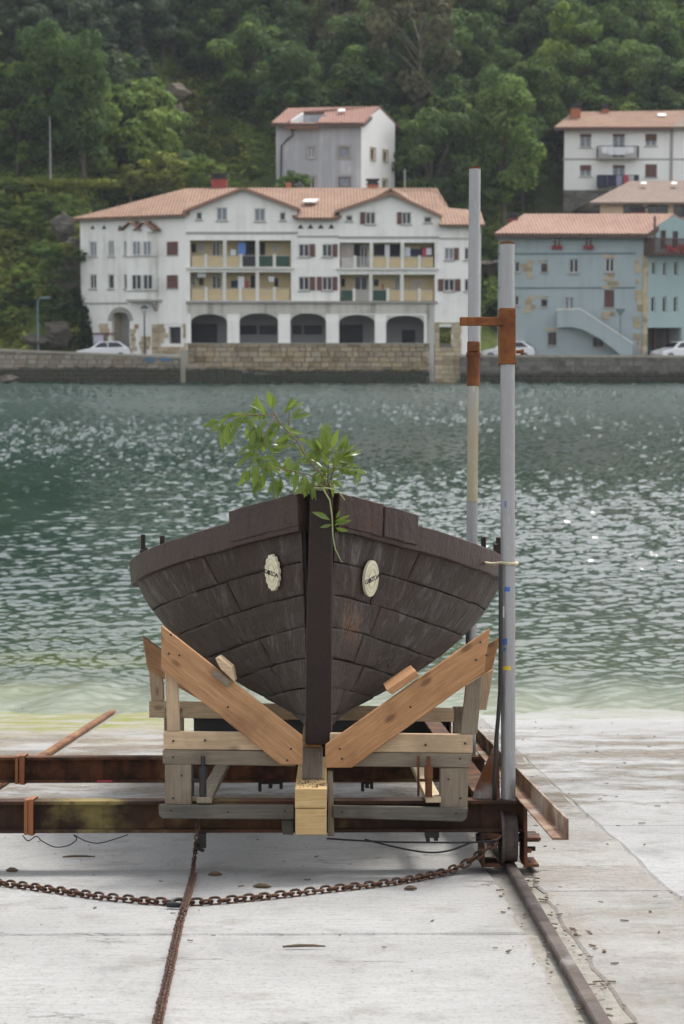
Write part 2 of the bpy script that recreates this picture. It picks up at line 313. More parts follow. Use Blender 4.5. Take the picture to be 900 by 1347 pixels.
m_metal = plain('lamp_metal', (.05, .055, .06), .5, .2); m_bluepost = plain('blue_grey_post', (.16, .22, .24), .5, .2); m_palepole = plain('pale_pole', (.42, .42, .40), .7, .2); m_lampglass = plain('lamp_glass', (.5, .52, .52), .2, .1)
m_carw = plain('white_paint', (.78, .79, .80), .25, .04, 1, 0, .6); m_tyre = plain('tyre_rubber', (.02, .02, .02), .8, .2); m_rim = plain('wheel_rim', (.4, .4, .42), .35, .1, 4, 0, .5, .6); m_head = plain('lamp_lens', (.6, .62, .65), .1, .05); m_redl2 = plain('red_lens', (.3, .02, .02), .2, .1)
m_geran = plain('geranium_red', (.26, .04, .04), .8, .6, 9); m_planter = plain('flower_trough_green', (.05, .1, .04), .8, .5, 9)
m_debris = plain('bark_debris', (.10, .07, .045), .9, .6, 6); m_cloth_w = plain('white_laundry', (.75, .75, .78), .9, .1, 2); m_cloth_d = plain('dark_laundry', (.03, .035, .06), .9, .4, 2); m_cloth_b = plain('blue_laundry', (.12, .25, .6), .9, .2, 2); m_cloth_r = plain('red_laundry', (.5, .06, .1), .9, .3, 2)
m_bluepaint = plain('blue_wall_paint', (.08, .17, .28), .9, .4, 3); m_yel_p = plain('yellow_paint', (.6, .42, .03), .6, .1); m_blue_p = plain('blue_paint', (.05, .12, .35), .6, .1); m_tape = plain('red_tape', (.5, .05, .08), .6, .1)

# ------------------------------------------------------------------ slipway: base and slabs with open joints, rails in their channels
slip = Thing('slipway', None, None, (0, 0, 0), True, kind='structure'); slip.o['label'] = 'pale concrete slipway sloping down into the water'
slip.part('foundation', MB().box(-45, 45, -6, 29, -1.2, -.01), m_dirt)
def slab(u0, u1, v0, v1, m, top, jit=.006, step=.22):
    pts = []
    def edge(a, b):
        n = max(1, int((Vector(b)-Vector(a)).length/step)); n = min(n, 60)
        for k in range(n):
            p = Vector(a).lerp(Vector(b), k/n); pts.append((p.x+random.gauss(0, jit), p.y+random.gauss(0, jit)))
    edge((u0, v0), (u1, v0)); edge((u1, v0), (u1, v1)); edge((u1, v1), (u0, v1)); edge((u0, v1), (u0, v0))
    mb = MB(); n = len(pts); cu, cv = (u0+u1)/2, (v0+v1)/2
    ins = [(x+.012*np.sign(cu-x), y+.012*np.sign(cv-y)) for x, y in pts]
    vs = [(x, y, top) for x, y in ins]+[(x, y, top-.008) for x, y in pts]+[(x, y, -.06) for x, y in pts]
    fs = [tuple(range(n))]+[(i, (i+1)%n, (i+1)%n+n, i+n) for i in range(n)]+[(i+n, (i+1)%n+n, (i+1)%n+2*n, i+2*n) for i in range(n)]
    slip.part('concrete_slab', mb.add(vs, fs), m)
RL, RRr = -2.29, .93
def column(u0, u1, rows, m, jit=.006):
    for a, b in zip(rows, rows[1:]): slab(u0+.004, u1-.004, a+.006, b-.006, m, random.uniform(-.003, .003), jit)
column(-44, -7.5, [-5.5, 6, 14, 28.5], m_conc); column(-7.5, RL-.07, [-5.5, 3, 8.2, 13.2, 28.5], m_conc)
column(RL+.06, RRr-.10, [-5.5, 3.4, 8.22, 10.05, 14.2, 28.5], m_conc)
column(RRr+.085, 1.62, [-5.5, 5.1, 9.3, 12.2, 28.5], m_conc2, .012); column(1.62, 6.5, [-5.5, 11.75, 28.5], m_conc3, .008); column(6.5, 44, [-5.5, 7, 11.75, 28.5], m_conc)
def rail(u, vend, label, sk_=0.0, wd_=1.0):
    t = Thing('rail', label, 'rail', (u, 8, 0), True, 'rails of the slipway')
    prof = [(-.06, -.05), (.06, -.05), (.06, -.035), (.012, -.02), (.012, .0), (.033, .006), (.033, .03), (.026, .037), (-.026, .037), (-.033, .03), (-.033, .006), (-.012, 0), (-.012, -.02), (-.06, -.035)]
    t.part('rail_bar', MB().prism([(u+sk_*(-5.8-9.8)+a*wd_, -5.8, b) for a, b in prof], (sk_*(vend+5.8), vend+5.8, 0)), m_rail if u > 0 else m_railside)
rail(RRr, 24, 'rusty steel rail in a gritty channel running under the trolley wheel', .0085, .82)
rail(RL, 21.4, 'orange rusty rail at left running down to the algae at the water edge')

# ------------------------------------------------------------------ trolley of rusty I-beams
tr = Thing('slipway_trolley', 'rusty steel boat trolley of I-beams on rail wheels under the wooden boat', 'boat trolley', (.9, 10, .0), True)
def ibeam(mb, u0, u1, v, w0, w1, fl=.14, web=.012, tf=.016):
    mb.box(u0, u1, v-fl/2, v+fl/2, w1-tf, w1); mb.box(u0, u1, v-fl/2, v+fl/2, w0, w0+tf); mb.box(u0, u1, v-web/2, v+web/2, w0+tf, w1-tf)
    return mb
B0, B1 = .195, .353
fb = tr.part('front_beam', ibeam(MB(), -2.45, 1.0, 10.0, B0, B1), m_rust_y)
rb = tr.part('rear_beam', ibeam(MB(), -2.45, 1.0, 12.4, B0, B1), m_rust)
tr.part('rear_channel', MB().box(-2.45, -1.2, 12.62, 12.64, .2, .31).box(-2.45, -1.2, 12.64, 12.72, .2, .215), m_rust_o)
tr.part('end_beam', ibeam(MB(), -1.05, 1.0, 15.9, B0, B1), m_black)
for u in (-2.36, .84):
    mb = MB(); w0, w1 = .205, .343
    for a, b in ((10.08, 12.32), (12.48, 15.82))[:2 if u > 0 else 1]:
        mb.box(u-.06, u+.06, a, b, w1-.014, w1).box(u-.06, u+.06, a, b, w0, w0+.014).box(u-.006, u+.006, a, b, w0+.014, w1-.014)
    tr.part('side_beam', mb, m_rust)
for u, v in ((RRr, 10.0), (RL, 10.0), (RRr, 15.9), (RL, 12.4)):
    if 1:
        out = 1 if u > 0 else -1
        wh = tr.part('rail_wheel', MB().add(*(lambda n: ([(u+x, v+r*math.cos(2*math.pi*k/n), .037+.122+r*math.sin(2*math.pi*k/n)) for x, r in ((-.048, .04), (-.048, .14), (-.034, .14), (-.033, .122), (.034, .122), (.034, .04)) for k in range(n)],
            [(j*n+k, j*n+(k+1)%n, (j+1)*n+(k+1)%n, (j+1)*n+k) for j in range(5) for k in range(n)]+[tuple(range(n)), tuple(range(5*n, 6*n))]))(28)), m_rail)
        tr.part('axle', MB().tube([(u-.17, v, .159), (u+.15, v, .159)], .022, 10), m_black, wh)
        tr.part('wheel_bracket', MB().box(u-.15*1, u-.135, v-.13, v+.13, .03, B0-.002).box(u-.149, u-.06, v-.128, v+.128, .03, .045).box(u-.134, u-.06, v-.12, v+.12, B0-.03, B0-.003), m_rust, bevel=.002)
        tr.part('wheel_bracket', MB().box(u+.062, u+.078, v-.13, v+.13, .03, B1-.02).box(u+.078, u+.135, v-.13, v+.13, .03, .044).box(u+.078, u+.145, v-.13, v+.13, B0-.035, B0-.02).prism([(u+.078, v-.13, .12), (u+.098, v-.13, .12), (u+.098, v-.13, .10), (u+.078, v-.13, .10)], (0, .03, 0)), m_rust, bevel=.002)
        tr.part('bolt', MB().tube([(u+.078, v-.05, .11), (u+.125, v-.05, .11)], .013, 6), m_black)
def strap(px, py0, py1, v, wd):
    a = RV(px, py0, v-.075).x
    for k in range(3):
        o = (k-1)*wd*.36+random.uniform(-.006, .006); x0, x1 = a+o-wd*.17, a+o+wd*.17; e = .004+.002*k
        mb = MB().box(x0, x1, v-.07-e-.003, v-.07-e, B0-e, B1+e).box(x0, x1, v+.07+e, v+.073+e, B0-e, B1+e).box(x0, x1, v-.07-e, v+.07+e, B1+e, B1+e+.003).box(x0, x1, v-.07-e, v+.07+e, B0-e-.003, B0-e)
        tr.part('strap', mb, m_strap)
strap(38, 1050, 1098, 10.0, .05); strap(27, 993, 1012, 12.4, .05)
tr.part('red_tape', MB().box(RV(128, 1021, 12.33).x, RV(148, 1021, 12.33).x, 12.325, 12.329, .20, .212), m_tape)
for px0, px1 in ((340, 372), (475, 491)):
    a, b = RV(px0, 1030, 12.4).x, RV(px1, 1030, 12.4).x
    tr.part('clamp', MB().box(a, b, 12.36, 12.44, B0-.014, B0-.002).box(a, a+.02, 12.36, 12.44, B0-.06, B0-.014).box(b-.02, b, 12.36, 12.44, B0-.045, B0-.014).box((a+b)/2-.012, (a+b)/2+.012, 12.36, 12.44, B0-.04, B0-.014), m_black)
a = RV(568, 1103, 10).x; tr.part('clamp', MB().box(a-.035, a+.035, 9.95, 10.05, B0-.03, B0-.002).box(a-.03, a-.012, 9.95, 10.05, B0-.05, B0-.03).box(a+.01, a+.03, 9.95, 10.05, B0-.045, B0-.03), m_black)
a = RV(266, 1100, 9.93).x; tr.part('chain_hook', MB().box(a-.02, a+.02, 9.925, 9.95, .12, B0-.002).tube([(a-.02, 9.94, .15), (a-.02, 9.91, .12), (a+.01, 9.9, .11)], .01, 6), m_black)
# upright pipes with their rusty sleeves
U1 = RV(668.5, 1000, 10.0).x; V1 = 10.0
top1 = RV(667.5, 322, V1); p1 = tr.part('guide_pipe', MB().tube([(U1, V1, B1), (top1.x, V1, top1.z)], .0365, 24), m_galv, smooth=False)
tr.part('pipe_end', MB().tube([(top1.x, V1, top1.z+.001), (top1.x, V1, top1.z+.012)], .0375, 24), m_rust_o, p1)
s0, s1 = RV(668, 475, V1-.045), RV(668, 405, V1-.045)
tr.part('rust_sleeve', MB().box(s0.x-.041, s0.x+.041, V1-.045, V1+.045, s0.z, s1.z).box(s0.x-.043, s0.x+.043, V1-.047, V1+.047, s0.z-.014, s0.z+.002).box(s0.x-.043, s0.x+.043, V1-.047, V1+.047, RV(668, 419, V1).z, RV(668, 416, V1).z), m_rust_o, p1, bevel=.003)
c0, c1 = RV(605, 428, V1-.07), RV(664, 417, V1-.07)
tr.part('rust_arm', MB().box(c0.x, c1.x, V1-.075, V1-.046, c0.z, c1.z), m_rust_o, p1, bevel=.003)
bq = RV(680, 463, V1); tr.part('bolt', MB().tube([(bq.x-.005, V1-.01, bq.z), (bq.x+.018, V1-.012, bq.z)], .009, 8).tube([(bq.x+.018, V1-.012, bq.z-.001), (bq.x+.034, V1-.013, bq.z-.002)], .015, 6), m_rust_o, p1)
for py0, py1, m, a0, a1 in ((876, 881, m_yel_p, -2.4, -1.2), (840, 848, m_blue_p, -2.6, -1.7), (772, 778, m_blue_p, -2.1, -1.3), (852, 856, m_blue_p, -2.3, -1.9), (797, 812, m_cloth_w, -2.5, -2.1), (660, 668, m_blue_p, -2.0, -1.8)):
    w0, w1 = RV(668, py1, V1).z, RV(668, py0, V1).z; angs = [a0+(a1-a0)*k/5 for k in range(6)]
    mb = MB(); vs = [(U1+.0373*math.cos(a), V1+.0373*math.sin(a), w+(.002*math.sin(9*a))) for w in (w0, w1) for a in angs]; mb.add(vs, [(k, k+1, k+7, k+6) for k in range(5)])
    tr.part('paint_mark', mb, m, p1)
g = [RV(px, py, V1+.02) for px, py in ((656, 972), (648, 985), (641, 1000), (624, 1040), (620, 1056), (658, 1056))]
tr.part('gusset_plate', MB().prism(g, (0, .012, 0)), m_gusset, bevel=.002)
V2 = 12.4; b2 = RV(620.5, 760, V2); t2 = RV(624.8, 223, V2); dz = t2.z-b2.z
def at2(py): w = RV(622, py, V2).z; k = (w-b2.z)/dz; return Vector((b2.x+(t2.x-b2.x)*k, V2, w))
base2 = b2+(b2-t2)*((b2.z-B1)/dz)
p2 = tr.part('guide_pipe', MB().tube([at2(505), t2], .0365, 24), m_galv)
tr.part('stained_section', MB().tube([at2(660), at2(505.5)], .0345, 24), m_galvy, p2); tr.part('lower_section', MB().tube([base2, at2(660.5)], .0345, 24), m_galv, p2)
tr.part('pipe_end', MB().tube([t2+Vector((0, 0, .001)), t2+Vector((0, 0, .012))], .0375, 24), m_rust_o, p2)
tr.part('rust_sleeve', MB().tube([at2(508), at2(450)], .0405, 20).tube([at2(469), at2(464)], .046, 20).box(at2(455).x-.03, at2(455).x+.03, V2-.055, V2-.03, at2(463).z, at2(452).z), m_rust_o, p2, bevel=.001)
# screw jacks standing on the runners
for px, py0, py1, m in ((267, 1046, 1003, m_black), (564, 1046, 1012, m_rust)):
    a = RW(px, 1048, .385); h = .17
    tr.part('screw_jack', MB().tube([a, a+Vector((0, 0, .09))], .018, 10).tube([a+Vector((0, 0, .09)), a+Vector((0, 0, .15))], .022, 10).tube([a+Vector((0, 0, .15)), a+Vector((0, 0, .2))], .010, 8).tube([a+Vector((-.05, .02, .0)), a+Vector((-.05, .02, .2))], .006, 6).tube([a+Vector((-.055, .02, .08)), a+Vector((.0, .0, .08))], .008, 6), m)

# ------------------------------------------------------------------ timber cradle on the trolley
cr = Thing('boat_cradle', 'timber cradle of reddish diagonal planks and pale boards holding up the bow', 'boat cradle', (-.03, 10, .353), True)
def plate(name, pxs, v, th, m, bevel=.004, label=None): return cr.part(name, MB().prism([RV(x, y, v) for x, y in pxs], (0, th, 0)), m, bevel=bevel, label=label)
VD = 9.80
plate('diagonal_plank', [(212, 822), (398, 968), (398, 1006), (369, 1006), (212, 880)], VD, .045, m_redl)
plate('diagonal_plank', [(645, 826), (637, 884), (463, 1010), (428, 1010), (428, 980)], VD, .045, m_redr)
plate('upper_crossboard', [(215, 962), (390, 964), (390, 987.5), (215, 986)], VD+.06, .04, m_pine_l); plate('upper_crossboard', [(434, 964), (622, 966), (622, 991), (434, 989)], VD+.06, .04, m_pine_l)
plate('lower_crossboard', [(214, 986.6), (389, 988.6), (389, 1008), (214, 1005)], VD+.05, .055, m_grey); plate('lower_crossboard', [(435, 989.6), (621, 991.6), (619, 1010), (435, 1008)], VD+.05, .055, m_grey)
plate('upright', [(216, 866), (233, 880), (237, 962), (220, 962)], VD+.06, .045, m_pine_z)
plate('upright', [(613, 902), (635, 888), (628, 966), (606, 966)], VD+.06, .045, m_grey_z)
plate('post', [(217, 1005.5), (252, 1005.5), (252, 1059), (217, 1058)], VD+.05, .07, m_grey_z)
plate('post', [(579, 1010.5), (617, 1010.5), (615, 1063), (579, 1062)], VD+.05, .07, m_grey_z)
plate('bottom_board', [(209, 1058.6), (387, 1059.5), (387, 1078), (214, 1077), (209, 1072)], VD+.02, .045, m_dkgrey)
plate('bottom_board', [(438, 1060), (616, 1062.8), (614, 1077), (609, 1081), (438, 1076)], VD+.02, .045, m_dkgrey)
plate('centre_upright', [(431, 1015), (438, 1015), (440, 1100), (431, 1100)], VD+.05, .05, m_grey_z)
plate('centre_upright', [(370, 1079), (386, 1079), (386, 1098), (372, 1098)], VD+.05, .05, m_dkgrey)
for px, m in ((252, m_grey_y), (566, m_pine_l)):
    a = RW(px, 1059, .39).x; cr.part('runner_plank', MB().box(a, a+.075, 9.82, 12.46, B1+.002, B1+.032), m_grey_y if px < 400 else wood('pale_runner', (.45, .35, .22), (.55, .44, .30), axis='Y'), bevel=.003)
# keel block and bearer, worn post under the stem
kx0, kx1 = RV(388, 1060, 9.6).x, RV(430, 1060, 9.6).x
cr.part('keel_bearer', MB().box(kx0, kx1, 9.6, 15.98, B1+.002, .45), m_yel, bevel=.004)
cr.part('keel_block', MB().box(kx0+.002, kx1-.001, 9.602, 9.915, .226, B1-.001), m_yel, bevel=.004)
pa, pb = RV(397.5, 1000, 10.03).x, RV(424.5, 1000, 10.03).x
cr.part('stem_post', MB().box(pa, pb, 10.03, 10.17, .451, .612), wood('split_grey_post', (.19, .165, .14), (.30, .265, .225), axis='Z'), bevel=.004)
cr.part('stem_wedge', MB().box(pa+.008, pb-.004, 10.025, 10.18, .613, .632), m_redl, bevel=.003)
nails = MB()
for y0, pxs_ in ((VD, ((225, 835), (222, 860), (236, 862), (383, 985), (378, 1000), (300, 930), (632, 845), (626, 868), (640, 862), (447, 985), (450, 998), (540, 930))), (VD+.05, ((228, 996), (228, 975), (605, 998), (612, 978), (239, 1020), (228, 1050), (590, 1025), (606, 1050), (270, 974), (560, 980))), (VD+.02, ((225, 1066), (300, 1068), (375, 1067), (450, 1068), (600, 1070)))):
    for x, y in pxs_: c = RV(x, y, y0); nails.tube([(c.x, y0-.003, c.z), (c.x, y0+.01, c.z)], .006, 6)
cr.part('nail_heads', nails, m_black, kind='stuff')
saw = MB()
for k in range(60):
    x, y = random.uniform(kx0+.01, kx1-.01), random.uniform(9.62, 10.02); q = random.uniform(.0015, .004)
    saw.box(x-q, x+q, y-q, y+q*random.uniform(1, 2), .4505, .4505+q)
cr.part('wood_chips', saw, m_debris, kind='stuff')
def chock(pxs, v0, v1, m): cr.part('chock', MB().prism([RV(x, y, v0) for x, y in pxs], (0, v1-v0, 0)), m, bevel=.003)
chock([(283, 866), (288, 864), (305, 878), (309, 897), (290, 880)], 9.78, 10.05, m_pine_l); chock([(281, 880), (303, 896), (301, 905), (278, 888)], 9.77, 9.799, m_grey)
chock([(508, 908), (547, 882), (552, 889), (516, 914)], 9.79, 10.4, m_redr)
# rear frame of the cradle
VB = 12.28
def rplate(name, pxs, m, th=.045, dv=0): cr.part(name, MB().prism([RV(x, y, VB+dv) for x, y in pxs], (0, th, 0)), m, bevel=.004)
rplate('diagonal_plank', [(187, 836), (211, 853), (410, 980), (380, 990), (194, 880)], m_redl)
rplate('diagonal_plank', [(658, 838), (648, 880), (470, 990), (440, 980)], m_redr)
rplate('rear_crossboard', [(196, 922), (612, 932), (612, 950), (196, 944)], m_pine_l, .04, .06)
rplate('rear_upright', [(195, 878), (214, 886), (216, 922), (199, 922)], m_pine_z, .045, .06); rplate('rear_upright', [(630, 890), (650, 880), (640, 934), (622, 934)], m_pine_z, .045, .06)
for u in (-1.0, .8): cr.part('rear_post', MB().box(u, u+.12, VB+.06, VB+.13, B1+.034, .66), m_grey_z, bevel=.004)

# ------------------------------------------------------------------ the boat: stem, planks in strakes, gunwale, tholes, plaques
UC, V0, L = -.033, 10.0, 6.4
boat = Thing('wooden_boat', 'dark tarred wooden rowing boat seen bow on, propped up in a timber cradle', 'boat', (UC, V0, .632), True)
KW = .64
def Bs(s):
    if s < 2.5: return .055+1.075*(1-(1-s/2.5)**2.3)
    return 1.13-1.06*max(0, (s-3.0)/(L-3.0))**2.2
def Ws(s): return 1.43+.30*max(0, 1-s/2.6)**1.8+.25*max(0, (s-3.6)/(L-3.6))**1.8
def ps(s): e = min(1, s/2.5, (L-s)/2.5); e = max(0, e); e = e*e*(3-2*e); return 1.05+(.6-1.05)*e
def hp(s, h, side, off=0.0):
    def raw(s, h):
        h = max(h, 0); e = max(0, min(1, s/2.2, (L-s)/2.2)); e = .5*e*e*(3-2*e); q = (1-e)*h**ps(s)+e*(1-(1-min(h, 1))**2.2); return Vector((UC+side*(.05+(Bs(s)-.05)*q), V0+s, KW+(Ws(s)-KW)*h))
    p = raw(s, h)
    if off:
        hh = min(max(h, .02), .98); ds = raw(min(L, s+.02), hh)-raw(max(0, s-.02), hh); dh = raw(s, min(1, hh+.02))-raw(s, max(0.001, hh-.02))
        n = ds.cross(dh); n = n if n.x*side > 0 else -n; p = p+n.normalized()*off
    return p
def shell(side_list, offs, smin, smax, ns, nh):
    mb = MB()
    for side in side_list:
        for off in offs:
            vs = [hp(smin+(smax-smin)*i/ns, (j/nh)**1.5, side, off) for i in range(ns+1) for j in range(nh+1)]
            mb.add(vs, [(i*(nh+1)+j, (i+1)*(nh+1)+j, (i+1)*(nh+1)+j+1, i*(nh+1)+j+1) for i in range(ns) for j in range(nh)])
    return mb
boat.part('hull_lining', shell((-1, 1), (-.014, -.045), 0.02, L-.02, 40, 10), m_lining, smooth=True)
NST = 7; random.seed(21)
hb = [0, .12, .25, .39, .535, .685, .84, 1.0]
def hm(s, g): e = max(0, min(1, s/2.3, (L-s)/2.3)); e = e*e*(3-2*e); return max(0, g)**(1+.45*e)
for side in (-1, 1):
    for i in range(NST):
        cuts = [.03]; s = .03+random.uniform(.22, .85)
        while s < L-.4: cuts.append(s); s += random.uniform(.8, 1.5) if side > 0 else random.uniform(1.1, 2.0)
        cuts.append(L-.03)
        for a, b in zip(cuts, cuts[1:]):
            n = max(3, int((b-a)/.14)); g = .0032; pr = random.uniform(0, .003); hw = .0026
            ss = [a+g, a+g+.012]+[a+(b-a)*k/n for k in range(1, n)]+[b-g-.012, b-g]; hs_ = [hb[i]+hw, hb[i]+hw+.011, (hb[i]+hb[i+1])/2, hb[i+1]-hw-.011, hb[i+1]-hw]
            jl = [random.gauss(0, .0022) for _ in ss]
            vs = []
            for q, s_ in enumerate(ss):
                for k, h in enumerate(hs_):
                    ed = q in (0, len(ss)-1) or k in (0, 4)
                    vs.append(hp(s_, hm(s_, h+jl[q]*(k in (0, 1)) + jl[-q-1]*(k in (3, 4))), side, pr+random.gauss(0, .0012)-(.0028 if ed else 0)))
            m = 5; N = len(ss)
            fs = [(q*m+k, (q+1)*m+k, (q+1)*m+k+1, q*m+k+1) for q in range(N-1) for k in range(4)]
            rim = [q*m for q in range(N)]+[(N-1)*m+k for k in range(1, 5)]+[q*m+4 for q in range(N-2, -1, -1)]+[k for k in range(3, 0, -1)]
            base = len(vs)
            for r_ in rim: q, k = divmod(r_, m); vs.append(hp(ss[q], hm(ss[q], hs_[k]), side, -.017))
            fs += [(rim[j], rim[(j+1)%len(rim)], base+(j+1)%len(rim), base+j) for j in range(len(rim))]
            boat.part('plank', MB().add(vs, fs), m_plank, smooth=False)
def band(side, s0, s1, z0, z1, o0, o1, n=24, flare=0.0):       # gunwale timbers that follow the sheer
    mb = MB(); vs = []
    for k in range(n+1):
        s = s0+(s1-s0)*k/n; p = hp(s, 1, side); d = hp(s+.02, 1, side)-hp(s-.02 if s > .02 else s, 1, side); d.z = 0; nn = Vector((d.y, -d.x, 0)).normalized(); nn = nn if nn.x*side > 0 else -nn
        w = Ws(s); j = random.gauss(0, .0015)
        for o, z in ((o0, z0), (o1, z0), (o1+flare, z1), (o0, z1)): q = p+nn*(o+j); vs.append((q.x, q.y, w+z+(random.gauss(0, .002))))
    fs = [(k*4+a, k*4+(a+1)%4, (k+1)*4+(a+1)%4, (k+1)*4+a) for k in range(n) for a in range(4)]+[(0, 1, 2, 3), (n*4, n*4+1, n*4+2, n*4+3)]
    return mb.add(vs, fs)
for side in (-1, 1):
    boat.part('gunwale', band(side, .02, L-.05, -.02, .115, -.04, .034, 60, .012), m_gun, bevel=.004)
    e = .43 if side < 0 else .50
    cut = .27 if side > 0 else e
    boat.part('bow_rail', band(side, .015, cut-.004, .005, .172, -.045, .044, 10, .01), m_gunr if side > 0 else m_gun, bevel=.004)
    if side > 0: boat.part('bow_rail', band(side, cut+.004, e, .005, .168, -.045, .05, 8, .008), m_gun, bevel=.004)
    for s, h, r_ in (((2.55, .20, .017), (2.72, .12, .017), (2.45, .1, .015), (1.22, .07, .017), (3.9, .16, .017)) if side < 0 else ((2.3, .17, .018), (2.6, .10, .016), (1.75, .085, .017), (1.38, .085, .017), (3.9, .16, .017))):
        p = hp(s, 1, side); z = Ws(s)+.112; d = -.012*side
        boat.part('thole_pin', MB().obox((p.x+d, p.y, z+h/2-.02), Vector((r_*.8, 0, 0)), Vector((0, r_, 0)), Vector((0, 0, h/2+.02))), m_stem, bevel=.004)
zt = RV(427, 639, 9.98).z
def stempost(y0, y1, z0, z1, w0, w1):
    c0, c1 = UC, RV(428, 650, 9.98).x*.5+UC*.5
    mb = MB(); vs = []
    for z, w, c in ((z0, w0, c0), (z0+(z1-z0)*.5, w0*.5+w1*.5+.003, (c0*.6+c1*.4)), (z1, w1, c1)):
        vs += [(c-w*.5, y0, z), (c+w*.5, y0, z), (c+w*.56, y1, z), (c-w*.56, y1, z)]
    return mb.add(vs, [(a*4+k, a*4+(k+1)%4, (a+1)*4+(k+1)%4, (a+1)*4+k) for a in range(2) for k in range(4)]+[(3, 2, 1, 0), (8, 9, 10, 11)])
boat.part('stem', stempost(9.93, 10.07, .633, zt, .126, .112), m_stem, bevel=.006)
boat.part('stern_post', MB().box(UC-.06, UC+.06, V0+L-.06, V0+L+.07, .62, 2.0), m_stem, bevel=.005)
boat.part('keel', MB().box(UC-.05, UC+.05, 10.075, V0+L-.065, .56, .645), m_stem)
for s in (1.5, 2.7, 3.9, 5.0):
    w = abs(hp(s, 1-.24/(Ws(s)-KW), 1).x-UC)-.07; boat.part('thwart', MB().box(UC-w, UC+w, V0+s-.12, V0+s+.12, Ws(s)-.2, Ws(s)-.165), m_gun, bevel=.004)
# plaques with their lettering
def textmesh(body, size):
    cu = bpy.data.curves.new('lettering', 'FONT'); cu.body = body; cu.size = size; cu.align_x = 'CENTER'; cu.align_y = 'CENTER'; cu.offset = size*.018; cu.extrude = .0006; cu.space_character = .92
    o = bpy.data.objects.new('lettering', cu); COL.objects.link(o); dg = bpy.context.evaluated_depsgraph_get()
    me = bpy.data.meshes.new_from_object(o.evaluated_get(dg)); bpy.data.objects.remove(o); me.name = 'lettering'; return me
def plaque(side, px, py, w, hgt, scallop, label):
    best = None                                                # the hull point seen at that place in the photograph
    for i in range(120):
        for j in range(60):
            s, h = .05+i*.01, .4+j*.01; q = hp(s, h, side, .006); c = RV(px, py, q.y); d = (c-q).length
            if best is None or d < best[0]: best = (d, s, h)
    _, s, h = best; c = hp(s, h, side, .0)
    ax = (hp(s+.06, h, side)-hp(s-.04, h, side)); ax.z *= .3; ax = ax.normalized()*(1 if side > 0 else -1); up = hp(s, h+.1, side)-hp(s, h-.1, side)
    n = ax.cross(up).normalized(); n = n if n.y < 0 else -n; up = n.cross(Vector((1, 0, 0))).normalized(); up = up if up.z > 0 else -up
    ax = up.cross(n).normalized(); ax = ax if ax.x > 0 else -ax
    c = c+n*.02
    def pt(a, b, o): return c+ax*a+up*b+n*o
    N = 72; mb = MB(); ring = []
    for k in range(N):
        a = 2*math.pi*k/N; q = 1+(.14*abs(math.sin(a*7))-.07 if scallop else 0); ring.append((q*w/2*math.cos(a), q*hgt/2*math.sin(a)))
    vs = [pt(a, b, -.012) for a, b in ring]+[pt(a, b, .003) for a, b in ring]+[pt(a*.95, b*.95, .006) for a, b in ring]
    mb.add(vs, [(k, (k+1)%N, (k+1)%N+N, k+N) for k in range(N)]+[(k+N, (k+1)%N+N, (k+1)%N+2*N, k+2*N) for k in range(N)]+[tuple(range(2*N, 3*N))])
    pl = boat.part('plaque', mb, m_plaque, label=label)
    rm = MB()
    for f, a0, a1 in ((.80, .25, 2.9), (.80, 3.4, 6.03), (.56, .3, 2.84), (.56, 3.44, 5.98), (.46, .4, 2.74), (.46, 3.55, 5.9)):
        path = [pt(f*w/2*math.cos(t), f*hgt/2*math.sin(t), .0065) for t in np.linspace(a0, a1, 24)]; rm.tube(path, .0011, 4)
    boat.part('engraved_ring', rm, m_line, pl)
    me = textmesh('GOZOA', w*.29); M4 = Matrix((ax, up, n)).transposed().to_4x4(); me.transform(Matrix.Translation(pt(0, -.003, .0068)-boat.base) @ M4); me.materials.clear(); me.materials.append(m_ink)
    boat.part('lettering', me, m_ink, pl)
    rr = w*.285; oc = -.235*rr*2.72*.5
    boat.part('leaf_mark', MB().prism([pt(-w*.185+w*.05*math.cos(t), -.003+w*.12*math.sin(t), .0066) for t in np.linspace(0, 2*math.pi, 17)[:-1]], n*.0016), m_ink, pl)
plaque(-1, 360.5, 753, .116, .185, True, 'scalloped cream plaque lettered GOZOA on the left of the bow')
plaque(1, 485.5, 759.5, .127, .197, False, 'smooth oval cream plaque lettered GOZOA on the right of the bow')

# ------------------------------------------------------------------ leafy branch tied to the stem head
random.seed(5)
br = Thing('leafy_branch', 'green leafy branch tied to the top of the stem of the boat', 'branch', RV(430, 640, 9.95), True)
def leafmesh(bend, wd):
    vs = []; fs = []; prof = [(0, .02), (.12, .35), (.3, .85), (.5, 1.0), (.72, .7), (.9, .25), (1, 0.01)]
    for k, (t, wv) in enumerate(prof):
        z = -bend*t*t; f = .25*wv*wd
        vs += [(-wv*wd, t, z+f), (0, t, z), (wv*wd, t, z+f)]
    for k in range(6): fs += [(k*3, k*3+1, k*3+4, k*3+3), (k*3+1, k*3+2, k*3+5, k*3+4)]
    me = MB().add(vs, fs).data('leaf', m_leaf, smooth=True)
    a = me.attributes.new('tint', 'FLOAT', 'POINT'); a.data.foreach_set('value', [random.uniform(0, 1)]*len(vs)); return me
lm = [leafmesh(b, w) for b, w in ((.1, .13), (.25, .15), (-.08, .12), (.4, .14), (.2, .17), (.05, .15))]
def pv(p, dv=0): return RV(p[0], p[1], 9.93+dv)
def twig(pts, r0, r1, m=m_twig, dv0=0, dv1=0):
    n = len(pts); path = [pv(p, dv0+(dv1-dv0)*k/(n-1)) for k, p in enumerate(pts)]
    br.part('twig', MB().tube(path, [r0+(r1-r0)*k/(n-1) for k in range(n)], 6), m, smooth=True); return path
